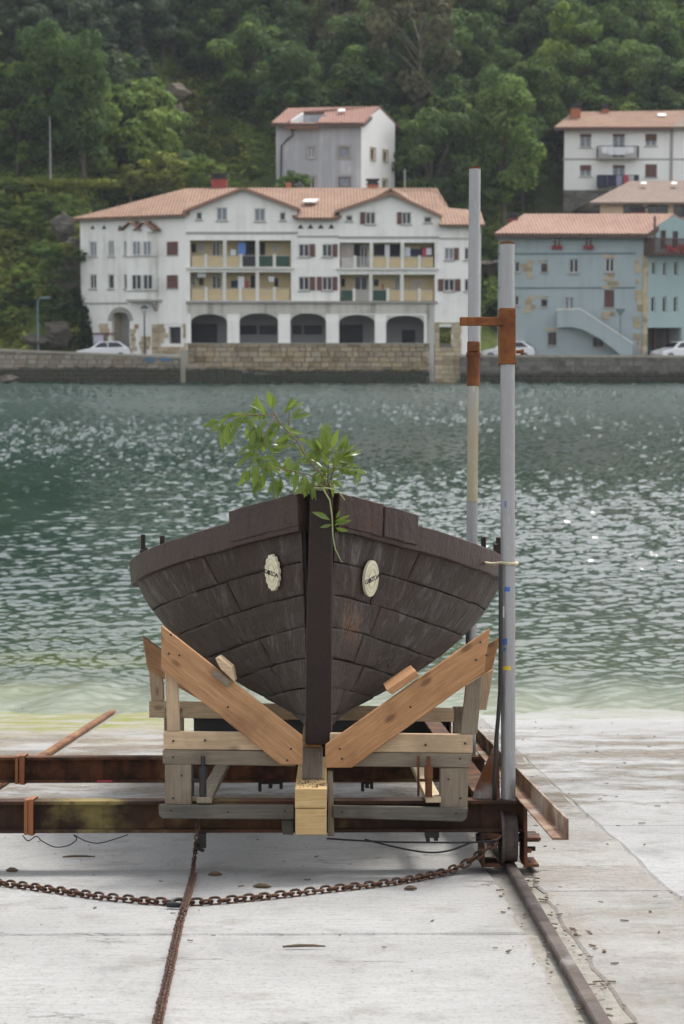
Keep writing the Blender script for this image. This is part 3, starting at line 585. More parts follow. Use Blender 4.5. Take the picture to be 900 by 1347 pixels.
def leaf_at(p, ang, ln, roll=None):
    o = bpy.data.objects.new('leaf', random.choice(lm)); COL.objects.link(o); o.parent = br.o; o.location = Vector(p)-br.base
    a = R(ang); d = Vector((math.cos(a), random.uniform(-.55, .35), math.sin(a))).normalized()
    up = Vector((random.gauss(0, .5), -1.0, random.gauss(.4, .5))); x = d.cross(up).normalized(); z = x.cross(d)
    o.rotation_euler = Matrix((x, d, z)).transposed().to_euler(); o.scale = (ln, ln, ln)
def clump(px, py, n, ang, spread, ln=.095, rad=9, dv=0):
    for _ in range(int(n*1.4+.5)):
        p = pv((px+random.uniform(-rad, rad), py+random.uniform(-rad, rad)), dv+random.uniform(-.05, .05)); leaf_at(p, random.gauss(ang, spread), ln*random.uniform(.6, 1.05))
main = twig([(432, 650), (424, 625), (411, 612), (400, 596), (391, 580), (379, 568), (368, 556), (362, 545), (340, 546), (318, 545), (300, 551)], .006, .0022, dv1=-.1)
twig([(380, 570), (380, 552), (381, 538), (384, 528)], .003, .0015); twig([(366, 553), (358, 540), (358, 530)], .003, .0015, dv0=-.08, dv1=-.1)
twig([(362, 547), (350, 570), (344, 590), (340, 600)], .003, .0015, dv0=-.1, dv1=-.15); twig([(431, 640), (432, 610), (428, 590)], .004, .002); twig([(432, 640), (441, 612), (447, 600)], .004, .002)
twig([(432, 640), (408, 625), (380, 618), (355, 615), (340, 618)], .004, .0015, dv1=-.15); twig([(440, 635), (455, 618), (470, 618)], .003, .0015, m_green_twig)
twig([(425, 643), (434, 658), (437, 680), (438, 705), (441, 722), (450, 740)], .0045, .0025, m_green_twig, -.03, -.07); twig([(413, 642), (432, 642), (445, 646), (454, 658)], .0045, .003, m_green_twig, -.05, -.07)
for args in ((297, 556, 4, 200, 30), (300, 560, 7, 262, 14, .1), (312, 552, 5, 250, 40), (325, 548, 6, 230, 45), (345, 545, 6, 140, 50), (340, 560, 8, 255, 30), (358, 537, 2, 92, 8, .1, 3), (381, 540, 2, 70, 10, .11, 3),
             (380, 546, 4, 40, 20, .1), (372, 560, 7, 240, 50), (383, 575, 4, 30, 40, .08), (350, 575, 7, 250, 30), (335, 590, 5, 215, 25, .1), (345, 598, 5, 290, 25, .11), (330, 618, 6, 245, 25), (345, 622, 8, 260, 15, .11), (358, 610, 5, 285, 30),
             (370, 630, 5, 245, 25, .1), (385, 605, 5, 250, 35), (355, 585, 4, 20, 20, .1), (405, 600, 5, 100, 60, .08), (396, 625, 5, 265, 25), (412, 632, 8, 262, 25, .1), (415, 600, 6, 60, 30), (425, 592, 7, 110, 30, .1), (432, 585, 6, 80, 22, .11), (445, 600, 7, 50, 30, .1),
             (440, 612, 9, 70, 70), (425, 615, 9, 120, 80), (455, 605, 4, 35, 15, .1), (452, 618, 4, 0, 25, .07), (468, 618, 5, 245, 35, .07, 4), (425, 628, 7, 250, 70, .08), (440, 628, 6, 300, 60, .08)):
    clump(*args)
for px, py, ang, ln in ((434, 684, 150, .1), (437, 690, 195, .075), (440, 686, 25, .09), (441, 688, 5, .085), (441, 694, -20, .075), (440, 692, 40, .05), (442, 682, 60, .05), (470, 617, 330, .06)): leaf_at(pv((px, py), -.06), ang, ln)
tie = MB()
for k in range(4):
    z = RV(430, 637+k*2.2, 9.92).z; cx = UC+.012
    tie.tube([(cx+.072*math.cos(t), 10.0+.083*math.sin(t), z+.004*math.sin(3*t+k)) for t in np.linspace(0, 2*math.pi, 17)], .0022, 5)
br.part('string_tie', tie, m_rope)

# ------------------------------------------------------------------ rope, cable, angle bar, chains, wires and litter
q = RV(655, 741, 9.9)
single('rope', MB().tube([(U1+.05*math.cos(t), V1+.045*math.sin(t), q.z+.003*math.sin(2*t)) for t in np.linspace(-.4, 2*math.pi-.2, 22)]+[(U1-.06, V1+.3, q.z), (RV(648, 740, 11).x, 11.6, RV(648, 740, 11.6).z)], .0085, 8),
       m_rope, 'thin beige rope looped round the right pipe by the gunwale', 'rope', (U1, V1, q.z), True, smooth=True)
single('black_cable', MB().tube([RV(658.5, y, 9.955)+Vector((dx, 0, 0)) for y, dx in ((742, .0), (800, .001), (870, .0), (910, -.002), (945, -.012), (975, -.022), (1000, -.024), (1030, -.03), (1052, -.03))], .0105, 8),
       m_black, 'black cable hanging down beside the right pipe', 'cable', RV(655, 1050, 9.95), True, smooth=True)
ub0, ub1 = .965, 1.035
single('angle_bar', MB().prism([(ub0, 8.42, .357), (ub1, 8.42, .357), (ub1, 8.42, .447), (ub1-.009, 8.42, .447), (ub1-.009, 8.42, .366), (ub0, 8.42, .366)], (0, 5.3, 0)), rust('angle_rust', (.12, .06, .035), (.30, .22, .16), (.36, .35, .32), .7, 3),
       'long rusty steel angle bar lying across the end of the front beam', 'steel bar', (1, 9.9, .357), True, bevel=.0015)
LK = {}
def link_mesh(m, ln=.058, wd=.038, r=.0062):
    h = (ln-wd)/2; path = [(h+wd/2*math.cos(a)-r*0, wd/2*math.sin(a)*.85, 0) for a in np.linspace(-math.pi/2, math.pi/2, 6)]+[(-h-wd/2*math.cos(a), -wd/2*math.sin(a)*.85, 0) for a in np.linspace(-math.pi/2, math.pi/2, 6)]
    return MB().ring(path, r, 6).data('link', m, smooth=True)
LKM = link_mesh(m_chain)
def chain(label, path, pitch=.042, scale=1.0, flat=False):
    t = Thing('chain', label, 'chain', path[0], True)
    cum = [0.0]
    for a, b in zip(path, path[1:]): cum.append(cum[-1]+(b-a).length)
    d = 0; k = 0
    while d < cum[-1]:
        i = max(j for j in range(len(path)-1) if cum[j] <= d); f = (d-cum[i])/(cum[i+1]-cum[i]); p = path[i].lerp(path[i+1], f); tdir = (path[i+1]-path[i]).normalized()
        side = tdir.cross(Vector((0, 0, 1))).normalized(); up = side.cross(tdir); roll = (R(45) if k % 2 else R(-45))+random.gauss(0, .15)+(R(20))
        y = side*math.cos(roll)+up*math.sin(roll); z = tdir.cross(y)
        o = bpy.data.objects.new('link', LKM); COL.objects.link(o); o.parent = t.o; o.location = p-t.base+Vector((random.gauss(0, .0012), random.gauss(0, .0015), 0)); o.rotation_euler = Matrix((tdir, y, z)).transposed().to_euler(); o.scale = (scale,)*3
        d += pitch*scale; k += 1
    return t
def smooth(pts, n=6):
    out = []
    for i in range(len(pts)-1):
        p0, p1, p2_, p3 = pts[max(i-1, 0)], pts[i], pts[i+1], pts[min(i+2, len(pts)-1)]
        for k in range(n): t = k/n; out.append(.5*((2*p1)+(p2_-p0)*t+(2*p0-5*p1+4*p2_-p3)*t*t+(3*p1-p0-3*p2_+p3)*t**3))
    return out+[pts[-1]]
g0 = .017
cp = [RW(656, 1103, .17), RW(640, 1117, .12), RW(612, 1136, .05), RW(580, 1148, .022), RW(520, 1160, g0), RW(430, 1170, g0), RW(340, 1180, g0), RW(245, 1187, g0), RW(150, 1181, g0), RW(60, 1169, g0), RW(-10, 1160, g0), RW(-120, 1148, g0)]
chain('rusty chain lying across the concrete from the trolley wheel bracket to the left', smooth(cp))
ca = [RV(260, 1075, 9.87), RV(259, 1105, 9.86), RW(256, 1125, .06), RW(253, 1150, g0+.002), RW(246, 1175, g0+.016), RW(240, 1195, g0+.03), RW(234, 1215, g0), RW(222, 1270, g0), RW(210, 1322, g0), RW(199, 1375, g0), RW(190, 1420, g0)]
tc = chain('doubled rusty chain hanging from the front beam and running towards the viewer', smooth(ca), .042, .62)
cb2 = [p+Vector((.014, .0, 0)) for p in ca[3:]]
sv = tc
t2_ = smooth(cb2); dsum = 0; k = 0; step_ = .044; acc = 0; last = t2_[0]
for a, b in zip(t2_, t2_[1:]):
    seg = (b-a).length; d = acc
    while d < seg:
        p = a.lerp(b, d/seg); td = (b-a).normalized(); side = td.cross(Vector((0, 0, 1))).normalized(); up = side.cross(td); roll = (R(45) if k % 2 else R(-45))+R(10)+random.gauss(0, .15); y = side*math.cos(roll)+up*math.sin(roll)
        o = bpy.data.objects.new('link', LKM); COL.objects.link(o); o.parent = tc.o; o.location = p-tc.base; o.rotation_euler = Matrix((td, y, td.cross(y))).transposed().to_euler(); o.scale = (.62,)*3; k += 1; d += step_*.62
    acc = d-seg
sh = RW(236, 1183, .04); single('shackle', MB().ring([sh+Vector((.035*math.cos(a), .03*math.sin(a), .006*math.sin(a)-.01)) for a in np.linspace(0, 2*math.pi, 13)[:-1]], .009, 6).tube([sh+Vector((-.055, -.02, -.02)), sh+Vector((.02, -.02, -.022))], .012, 8), m_black, 'dark shackle joining the two chains on the concrete', 'shackle', sh, True, smooth=True)
def wire(label, pts, r, m): single('wire', MB().tube(smooth(pts, 5), r, 5), m, label, 'wire', pts[0], True, smooth=True)
wire('thin dark wire sagging in two loops under the left of the front beam', [RV(30, 1099, 9.92), RV(37, 1106, 9.9), RV(48, 1100, 9.92), RV(55, 1106, 9.9), RV(72, 1114, 9.9), RV(90, 1112, 9.9), RV(101, 1104, 9.9), RV(97, 1098, 9.92), RV(112, 1106, 9.9), RV(130, 1109, 9.9), RV(150, 1104, 9.9), RV(168, 1098, 9.92)], .003, m_black)
wire('dark wire slung under the right of the front beam to the wheel bracket', [RV(430, 1103, 9.95), RV(500, 1107, 9.9), RV(560, 1108, 9.9), RV(620, 1108, 9.88), RV(655, 1105, 9.86)], .005, m_black)
wire('lower dark wire drooping from the right of the front beam', [RV(480, 1104, 9.95), RV(520, 1114, 9.9), RV(560, 1121, 9.9), RV(590, 1119, 9.9), RV(620, 1108, 9.88)], .005, m_black)
random.seed(3)
deb = MB()
for k in range(460):
    if k < 200: u = RRr+abs(random.gauss(.06, .06))*random.choice((1, 1, 1, -.9)); v = random.uniform(5.5, 12)
    elif k < 330: u = random.uniform(1.1, 5); v = random.uniform(11.5, 20)
    else: u = random.uniform(-2.2, 3.2); v = random.uniform(6, 12)
    q = random.uniform(.0015, .0055)*(1.15 if k < 330 else 1); a = random.uniform(0, 3.14); l = q*random.uniform(1, 4)
    deb.obox((u, v, .004+q*.35), Vector((l*math.cos(a), l*math.sin(a), random.uniform(-.1, .3)*q)), Vector((-q*math.sin(a), q*math.cos(a), 0)), Vector((0, 0, q*.35)))
single('litter', deb, m_debris, kind='stuff', ramp=True)
for px, py, ang, ln, lab in ((400, 1245, .05, .085, 'thin twig lying alone on the concrete in front of the boat'), (104, 1127, .02, .085, 'straight twig on the concrete under the left of the front beam'), (16, 1145, .05, .03, 'short flat bark scrap at the left edge of the concrete'), (694, 1181, .1, .03, 'bark scrap on the grit beside the right rail'), (283, 1150, .03, .035, 'dark bark scrap on the concrete between the chains'), (345, 1166, -.2, .045, 'curled bark scrap beside the long chain'), (540, 1169, .1, .03, 'brown bark scrap near the right end of the long chain')):
    p = RW(px, py, .008); d = Vector((math.cos(ang), math.sin(ang), 0))*ln
    single('twig' if 'twig' in lab else 'bark_scrap', MB().tube([p-d, p-d*.3+Vector((0, .004, .003)), p+d*.4+Vector((0, -.004, .004)), p+d], [.004, .007, .006, .003] if 'twig' in lab else [.004, .014, .012, .004], 6), m_debris, lab, 'twig' if 'twig' in lab else 'bark', p, True)

# ------------------------------------------------------------------ water
def build_water():
    rows = []; py = 995.0                                       # mesh finer where it is near
    y = 18.5
    while y < 149: rows.append(y); y += max(.035, y*y/(F*4.15)*.62)
    rows += [152, 170]
    ys = np.array(rows); a = np.concatenate([np.tan(np.radians([-62, -40, -28, -20])), np.tan(np.radians(np.linspace(-14, 14, 430))), np.tan(np.radians([20, 28, 40, 62]))])
    X = ys[:, None]*a[None, :]; Y = np.repeat(ys[:, None], len(a), 1); X = X+rng.normal(0, .3, X.shape)*(Y*28/430*math.pi/180)
    Z = np.zeros_like(X); r2 = np.random.default_rng(11)
    amp_mod = .75+.45*np.sin(X*.21+Y*.05+1.5*np.sin(Y*.043))*np.sin(Y*.11+.6*np.sin(X*.17))
    calm = 1-np.exp(-np.clip(Y-20.6, 0, 99)/4.0)*.5; calm = np.where(Y < 20.6, .5, calm)
    for k in range(46):
        lam = .11*(7**(k/45)); th = r2.normal(-.35, .65); kk = 2*math.pi/lam; A = .0074*lam*(1.15 if lam < .4 else .75)*r2.uniform(.6, 1.3)
        ph = kk*(X*math.sin(th)+Y*math.cos(th))+r2.uniform(0, 6.28)+.9*np.sin(X*.9/lam*.35+r2.uniform(0, 6))+.9*np.sin(Y*.7/lam*.3+r2.uniform(0, 6)); s = np.sin(ph)
        Z += A*(s+.25*np.sin(2*ph+math.pi/2))
    far = 1+np.clip((Y-28)/40, 0, 2.2)*2.0
    Z = Z*amp_mod*calm*far
    w_ = r2.normal(0, 1, X.shape); w_ = (w_+np.roll(w_, 1, 1)+np.roll(w_, 2, 1)*.7)/1.6; Z += w_*.075*np.clip((Y-40)/70, 0, 1.2)*np.clip(amp_mod, .2, 2)
    Z += np.clip((26-Y)/4, 0, 1)*(.045*np.sin(X*1.1+.8*np.sin(X*.43))+.03*np.sin(X*2.9+Y)+.02*np.sin(X*6.3-1.7*Y)-.02)
    Z[:, :4] = 0; Z[:, -4:] = 0
    n, m = X.shape; me = bpy.data.meshes.new('water'); v = np.stack([X, Y, Z], -1).reshape(-1, 3)
    idx = (np.arange(n-1)[:, None]*m+np.arange(m-1)[None, :]).ravel(); q = np.stack([idx, idx+1, idx+m+1, idx+m], 1)
    me.vertices.add(len(v)); me.vertices.foreach_set('co', v.ravel()); me.loops.add(q.size); me.loops.foreach_set('vertex_index', q.ravel().astype(np.int32))
    me.polygons.add(len(q)); me.polygons.foreach_set('loop_start', np.arange(0, q.size, 4, dtype=np.int32)); me.update(calc_edges=True); me.shade_smooth()
    t = NT('channel_water'); c = t.coord(); x, y, z = t.sep(c)[:3]
    n1 = t.noise(c, .09, 4, .6); weed = t.noise(t.coord(scale=(.6, 1.0, 1)), .55, 5, .65)
    col = t.mix(t.step(n1, .35, .65), (.012, .029, .025), (.020, .040, .034))
    col = t.mix(t.math('MULTIPLY', t.step(x, -2, 6), .6), col, (.028, .042, .035))
    shallow = t.step(y, 33, 21.5)
    col = t.mix(t.math('MULTIPLY', shallow, .6), col, (.06, .08, .052))
    wd = t.math('MULTIPLY', t.step(weed, .5, .66), t.step(y, 30, 22)); wd = t.math('MULTIPLY', wd, t.math('ADD', .45, t.math('MULTIPLY', t.step(x, 0, -4), .55))); col = t.mix(t.math('MULTIPLY', wd, .7), col, (.075, .09, .014))
    col = t.mix(t.math('MULTIPLY', t.step(y, 24.0, 21.2), .8), col, (.15, .165, .115))
    b = t.math('ADD', t.noise(t.coord(scale=(1, 1.2, 1)), 5.5, 4, .6), t.math('MULTIPLY', t.noise(t.coord(scale=(1, 1.3, 1)), 1.6, 3, .5), 1.5))
    rough = t.math('ADD', t.math('ADD', .07, t.math('MULTIPLY', t.step(y, 35, 125), .22)), t.math('MULTIPLY', t.step(y, 25, 21.5), .3))
    t.done(col, rough, t.bump(b, .009, 1.0), .5); t.b.inputs['IOR'].default_value = 1.33
    me.materials.append(t.m); o = bpy.data.objects.new('water', me); COL.objects.link(o); props(o, 'rippled green grey water of the channel', None, None, 'structure')
build_water()
single('seabed', MB().add([(-300, -50, -3), (300, -50, -3), (300, 175, -3), (-300, 175, -3)], [(0, 1, 2, 3)]), m_dirt, kind='structure')

# ------------------------------------------------------------------ far bank: terrain
LY, LZ = [100, 151.2, 152.5, 167, 171.5, 190, 230, 330], [-3, 1.6, 2.4, 15.6, 16.0, 28, 52, 112]
MY, MZ = [100, 148, 161, 172, 186, 230, 330], [-3, 1.6, 1.7, 10, 18, 47, 112]
RY, RZ = [100, 148, 162, 183, 187, 200, 230, 330], [-3, 1.6, 1.7, 12.5, 15.5, 23, 44, 110]
def sst(x, a, b): t = np.clip((x-a)/(b-a), 0, 1); return t*t*(3-2*t)
def terr(x, y):
    x = np.asarray(x, float); y = np.asarray(y, float)
    l, m, r = np.interp(y, LY, LZ), np.interp(y, MY, MZ), np.interp(y, RY, RZ)
    a = sst(x, -21.5, -15.5+np.clip((y-170)*.12, 0, 6)); b = sst(x, 10, 20)
    z = l*(1-a)+m*a*(1-b)+r*b
    k = np.clip((y-160)/20, 0, 1); z = z+k*(.9*np.sin(x*.31+y*.12)+.7*np.sin(x*.13-y*.23+1)+.4*np.sin(x*.7+y*.5))
    return np.where(y < 151, z, z)
xs = np.concatenate([np.linspace(-150, -52, 18), np.linspace(-50, 50, 130), np.linspace(52, 150, 18)]); ysg = np.concatenate([np.linspace(149.4, 235, 110), np.linspace(238, 330, 24)])
XX, YY = np.meshgrid(xs, ysg); ZZ = terr(XX, YY)+rng.normal(0, .12, XX.shape)*(YY > 163)
mb = MB(); mm = len(xs); mb.v = [tuple(p) for p in np.stack([XX, YY, ZZ], -1).reshape(-1, 3)]
mb.f = [(i*mm+j, i*mm+j+1, (i+1)*mm+j+1, (i+1)*mm+j) for i in range(len(ysg)-1) for j in range(mm-1)]
t = NT('hill_ground'); v = t.coord(); n = t.noise(v, .25, 6, .65); f = t.noise(v, 2.2, 5, .7); z = t.sep(v)[2]
col = t.mix(t.step(n, .35, .65), (.045, .07, .02), (.11, .14, .035)); col = t.mix(t.math('MULTIPLY', t.step(f, .5, .7), .6), col, (.16, .15, .06))
col = t.mix(t.step(z, 1.9, 1.75), col, (.2, .195, .185))
hill = single('hillside', mb, t.done(col, .95, t.bump(f, .2), .1), 'steep wooded hillside across the water', kind='structure', smooth=True)

# ------------------------------------------------------------------ facades
class Facade:
    def __init__(s, th, x0, Y0, x1, Y1):
        s.th = th; s.p = P(x0, 430, Y0); q = P(x1, 430, Y1); s.p.z = 0; q.z = 0; s.d = (q-s.p).normalized(); s.n = Vector((s.d.y, -s.d.x, 0)); s.len = (q-s.p).length
    def ab(s, px, py, dep=0.0):          # dep > 0 goes into the house
        d = ray(px, py); o = s.p-s.n*dep; k = (o-EYE).dot(s.n)/d.dot(s.n); h = EYE+d*k
        return (h-s.p).dot(s.d), h.z
    def W(s, a, z, dep=0.0): return s.p+s.d*a-s.n*dep+Vector((0, 0, z))
    def rect(s, r, dep=0.0): (a0, z1), (a1, z0) = s.ab(r[0], r[1], dep), s.ab(r[2], r[3], dep); return a0, a1, z0, z1
    def box(s, mb, a0, a1, z0, z1, d0, d1):
        c = (s.W(a0, z0, d0)+s.W(a1, z1, d1))/2; return mb.obox(c, s.d*(a1-a0)/2, s.n*(d1-d0)/2, Vector((0, 0, (z1-z0)/2)))
    def pbox(s, name, r, d0, d1, mat, parent=None, label=None):
        a0, a1, z0, z1 = s.rect(r); return s.th.part(name, s.box(MB(), a0, a1, z0, z1, d0, d1), mat, parent, label=label)
    def wall(s, mat, prof, zb, holes, depth=.3, arches=(), name='wall'):
        """prof: list of (a, z) along the top; holes: rects in (a0, a1, z0, z1)."""
        mb = MB(); top = lambda a: np.interp(a, [p[0] for p in prof], [p[1] for p in prof])
        A = sorted(set([round(p[0], 4) for p in prof]+[round(h[k], 4) for h in holes for k in (0, 1)])); A = [a for a in A if prof[0][0]-1e-4 <= a <= prof[-1][0]+1e-4]
        Z = sorted(set([zb]+[h[k] for h in holes for k in (2, 3)])); Z = [z for z in Z if z >= zb]+[1e3]
        for a0, a1 in zip(A, A[1:]):
            t0, t1 = float(top(a0+1e-6)), float(top(a1-1e-6))
            for z0, z1 in zip(Z, Z[1:]):
                am, zm = (a0+a1)/2, (z0+min(z1, z0+.01))/2
                if any(h[0]-1e-4 < am < h[1]+1e-4 and h[2]-1e-4 < (z0+1e-3) < h[3]-1e-4 for h in holes): continue
                poly = [(a0, z0), (a1, z0), (a1, z1), (a0, z1)]; out = []
                g = lambda p: p[1]-(t0+(t1-t0)*(p[0]-a0)/(a1-a0))
                for i in range(4):
                    p, q = poly[i], poly[(i+1) % 4]; gp, gq = g(p), g(q)
                    if gp <= 0: out.append(p)
                    if gp*gq < 0: k = gp/(gp-gq); out.append((p[0]+(q[0]-p[0])*k, p[1]+(q[1]-p[1])*k))
                if len(out) >= 3: mb.add([s.W(a, z) for a, z in out], [tuple(range(len(out)))])
        for h in holes:
            a0, a1, z0, z1 = h[:4]; q = [(a0, z0), (a1, z0), (a1, z1), (a0, z1)]
            for i in range(4): p, r = q[i], q[(i+1) % 4]; mb.add([s.W(*p), s.W(*r), s.W(*r, depth), s.W(*p, depth)], [(0, 1, 2, 3)])
        a0, a1 = prof[0][0], prof[-1][0]; ends = [(a0, zb), (a0, prof[0][1])], [(a1, zb), (a1, prof[-1][1])]
        for p, q in ends: mb.add([s.W(*p), s.W(*q), s.W(*q, depth+.1), s.W(*p, depth+.1)], [(0, 1, 2, 3)])
        return s.th.part(name, mb, mat)
    def window(s, r, frame=None, glass=None, dep=.14, mull=1, sill=True, shutters=(), name='window'):
        a0, a1, z0, z1 = r; fr = frame or m_frame; w = .07; mb = MB(); e = .006
        for b in ((a0+e, a0+w, z0+e, z1-e), (a1-w, a1-e, z0+e, z1-e), (a0+w, a1-w, z1-w, z1-e), (a0+w, a1-w, z0+e, z0+w)): s.box(mb, *b, dep-.04, dep+.04)
        for k in range(mull): c = a0+(a1-a0)*(k+1)/(mull+1); s.box(mb, c-.04, c+.04, z0+w, z1-w, dep-.035, dep+.035)
        o = s.th.part(name, mb, fr); s.th.part('pane', s.box(MB(), a0+w*.5, a1-w*.5, z0+w*.5, z1-w*.5, dep-.006, dep+.006), glass or m_glass, o)
        if sill: s.th.part('sill', s.box(MB(), a0-.08, a1+.08, z0-.09, z0-.004, -.10, .05), m_trim, o)
        for sd in shutters:
            b = (a0-(a1-a0)*.55, a0-.02) if sd == 'L' else (a1+.02, a1+(a1-a0)*.55); s.th.part('shutter', s.box(MB(), *b, z0, z1, -.06, -.01), m_shut, o)
        return o
def sloped(th, name, pts, th_, mat, under=None):     # roof slab from its outline, thickened downwards
    p = [Vector(q) for q in pts]; n = (p[1]-p[0]).cross(p[2]-p[0]).normalized(); n = n if n.z > 0 else -n
    return th.part(name, MB().prism(p, n*-th_), mat)
def stonework(th, fac, a0, a1, z0, ztop, course, lmin, lmax, mat, dep0=-.06, name='stonework'):
    mb = MB(); z = z0; k = 0
    while z < ztop(a0) or z < ztop(a1):
        hgt = course*random.uniform(.8, 1.2); a = a0+random.uniform(-lmax, 0); 
        while a < a1:
            l = random.uniform(lmin, lmax); b0, b1 = max(a, a0), min(a+l, a1); tz = min(ztop(b0), ztop(b1)) if b1 > b0 else 0
            zz1 = min(z+hgt-.03, tz)
            if b1-b0 > .08 and zz1-z > .06:
                j = [random.uniform(0, .03) for _ in range(4)]; pr = random.uniform(-.03, .025)
                fac.box(mb, b0+j[0], b1-.03-j[1], z+j[2]*.6, zz1-j[3]*.6, dep0+pr, .05)
            a += l
        z += hgt
    return th.part(name, mb, mat, kind='stuff')
def quay(label, x0, Y0, x1, Y1, zt0, zt1, mat, thick=1.0, course=.33, cope=m_cope, name='quay_wall'):
    th = Thing(name, label, 'quay wall', P((x0+x1)/2, 465, (Y0+Y1)/2)*1); th.base.z = 0; th.o.location = th.base
    f = Facade(th, x0, Y0, x1, Y1); top = lambda a: zt0+(zt1-zt0)*a/f.len
    th.part('backing', MB().prism([f.W(0, -1.5), f.W(f.len, -1.5), f.W(f.len, zt1-.02), f.W(0, zt0-.02)], -f.n*thick), m_mortar)
    stonework(th, f, 0, f.len, -.6, lambda a: top(a)-.02, course, .35, 1.0, mat)
    if cope: th.part('coping', MB().prism([f.W(0, zt0-.015, -.12), f.W(f.len, zt1-.015, -.12), f.W(f.len, zt1+.16, -.12), f.W(0, zt0+.16, -.12)], -f.n*(thick*.5)), cope)
    return th, f
# quay walls along the far bank
random.seed(9)
qw, qf = quay('long sand coloured quay wall at left below the rocks and the parked car', -120, 149.6, 244, 147.6, 2.62, 1.80, m_stone_q, .9)
a0, a1, z0, z1 = qf.rect((190, 471, 238, 477)); 
for r in ((192, 471, 204, 476), (211, 470, 226, 475)): aa = qf.rect(r); qw.part('blue_paint', qf.box(MB(), aa[0], aa[1], aa[2], aa[3], -.105, -.09), m_bluepaint)
pz = qf.rect((238, 462, 247, 476)); qw.part('pier', qf.box(MB(), pz[0], pz[1], -1, pz[3]+.1, -.2, .6), m_cope)
qr, qrf = quay('dark mossy quay wall at right below the blue house', 606, 148.0, 1040, 147.4, 1.92, 1.86, m_stone_d, 1.0)
st = Thing('quay_stair', 'stone slope descending along the foot of the terrace wall to the water', 'stone steps', P(310, 500, 147)); st.base.z = 0; st.o.location = st.base
stf = Facade(st, 244, 147.2, 560, 147.2); pts = [stf.ab(244, 476), stf.ab(262, 482), stf.ab(330, 489), stf.ab(380, 493), stf.ab(560, 493)]
for (aa, zz), (bb, z2) in zip(pts, pts[1:]):
    n = max(1, int((bb-aa)/.55))
    for k in range(n):
        p = aa+(bb-aa)*k/n; q = aa+(bb-aa)*(k+1)/n; zt_ = zz+(z2-zz)*(k+.5)/n; st.part('step', stf.box(MB(), p+.01, q-.01, -1.2, zt_, 0, .85), m_stone_q if zt_ > .9 else m_stone_d)

# ------------------------------------------------------------------ the long white house with loggias and an arcade
ha = Thing('white_house', 'long white house with ochre balconies and five arches on the quay', 'house', Vector((-2.5, 150, 0)))
fa = Facade(ha, 245, 149.0, 632, 149.0)
A = lambda *r: fa.rect(r)
holes = []; wins = []
def W_(r, **k): q = A(*r); holes.append(q); wins.append((q, k)); return q
for r in ((258, 279, 266, 289),): W_(r, mull=0)
W_((285, 273, 299, 290), glass=m_glass_l); W_((335, 274, 349, 291), glass=m_glass_l); W_((368, 279, 376, 290), mull=0)
for r in ((393, 321, 407, 338), (393, 364, 407, 382)): W_(r, shutters='R')
W_((424, 321, 437, 338), shutters='R'); W_((424, 364, 437, 382), shutters='LR')
W_((455, 283, 464, 291), mull=0); W_((481, 279, 494, 295), shutters='L'); W_((529, 279, 541, 295), shutters='L'); W_((558, 285, 568, 293), mull=0)
W_((585, 326, 597, 342), glass=m_glass_l, shutters='R'); W_((584, 367, 598, 383), shutters='LR'); W_((611, 326, 617, 342), mull=0); W_((611, 367, 617, 383), mull=0)
logs = [A(250, 316, 383, 351), A(250, 358, 383, 395), A(447, 319, 572, 352), A(447, 361, 572, 396)]; holes += logs
arch = [A(251, 413, 299, 452), A(315, 412, 366, 452), A(382, 412, 429, 452), A(446, 414, 493, 452), A(508, 415, 558, 452)]; arch = [list(q) for q in arch]; zf = arch[0][2]
for q in arch: q[2] = zf
holes += arch
gx = A(578, 430, 594, 453); holes.append(gx)
E = lambda px, py: fa.ab(px, py)
prof = [E(245, 281), E(318.5, 249), E(391, 276)]; prof = [(0, prof[0][1]), prof[1], prof[2], (prof[2][0]+.02, E(392, 284)[1]), (E(447, 285)[0]-.02, E(447, 285)[1]), E(447, 277), E(514, 256), E(578, 284), (E(578, 284)[0]+.02, E(580, 294)[1]), (fa.len, E(620, 296)[1])]
fa.wall(m_white, prof, -1, holes, .32)
for q, k in wins: fa.window(q, **k)
for px in (395.5, 408.5, 422, 436): c = E(px, 298); ha.part('vent', MB().prism([fa.W(c[0]-.24, c[1]-.16, -.012), fa.W(c[0]+.24, c[1]-.16, -.012), fa.W(c[0], c[1]+.2, -.012)], -fa.n*.02), m_dark)
# arch heads
for q in arch:
    a0, a1, z0, z1 = q; rise = .62; mb = MB(); N = 14; c = (a0+a1)/2; hw = (a1-a0)/2
    pts = [(c+hw*math.cos(t), z1-rise+rise*math.sin(t)) for t in np.linspace(math.pi, 0, N+1)]
    for (p, zp), (r_, zr) in zip(pts, pts[1:]):
        mb.add([fa.W(p, zp, -.003), fa.W(r_, zr, -.003), fa.W(r_, z1+.004, -.003), fa.W(p, z1+.004, -.003)], [(0, 1, 2, 3)]); mb.add([fa.W(p, zp, -.003), fa.W(r_, zr, -.003), fa.W(r_, zr, .45), fa.W(p, zp, .45)], [(0, 1, 2, 3)])
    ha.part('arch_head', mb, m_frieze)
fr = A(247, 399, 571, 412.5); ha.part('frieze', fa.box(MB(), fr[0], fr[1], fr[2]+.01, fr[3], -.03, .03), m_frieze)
ax0, ax1 = A(248, 400, 565, 452)[:2]
mb = MB(); zc = fr[3]; D = 3.6
mb.add([fa.W(ax0, zf, D), fa.W(ax1, zf, D), fa.W(ax1, zc, D), fa.W(ax0, zc, D)], [(0, 1, 2, 3)]); mb.add([fa.W(ax0, zf-.01, .3), fa.W(ax1, zf-.01, .3), fa.W(ax1, zf-.01, D), fa.W(ax0, zf-.01, D)], [(0, 1, 2, 3)])
mb.add([fa.W(ax0, zc, .33), fa.W(ax1, zc, .33), fa.W(ax1, zc, D), fa.W(ax0, zc, D)], [(0, 1, 2, 3)])
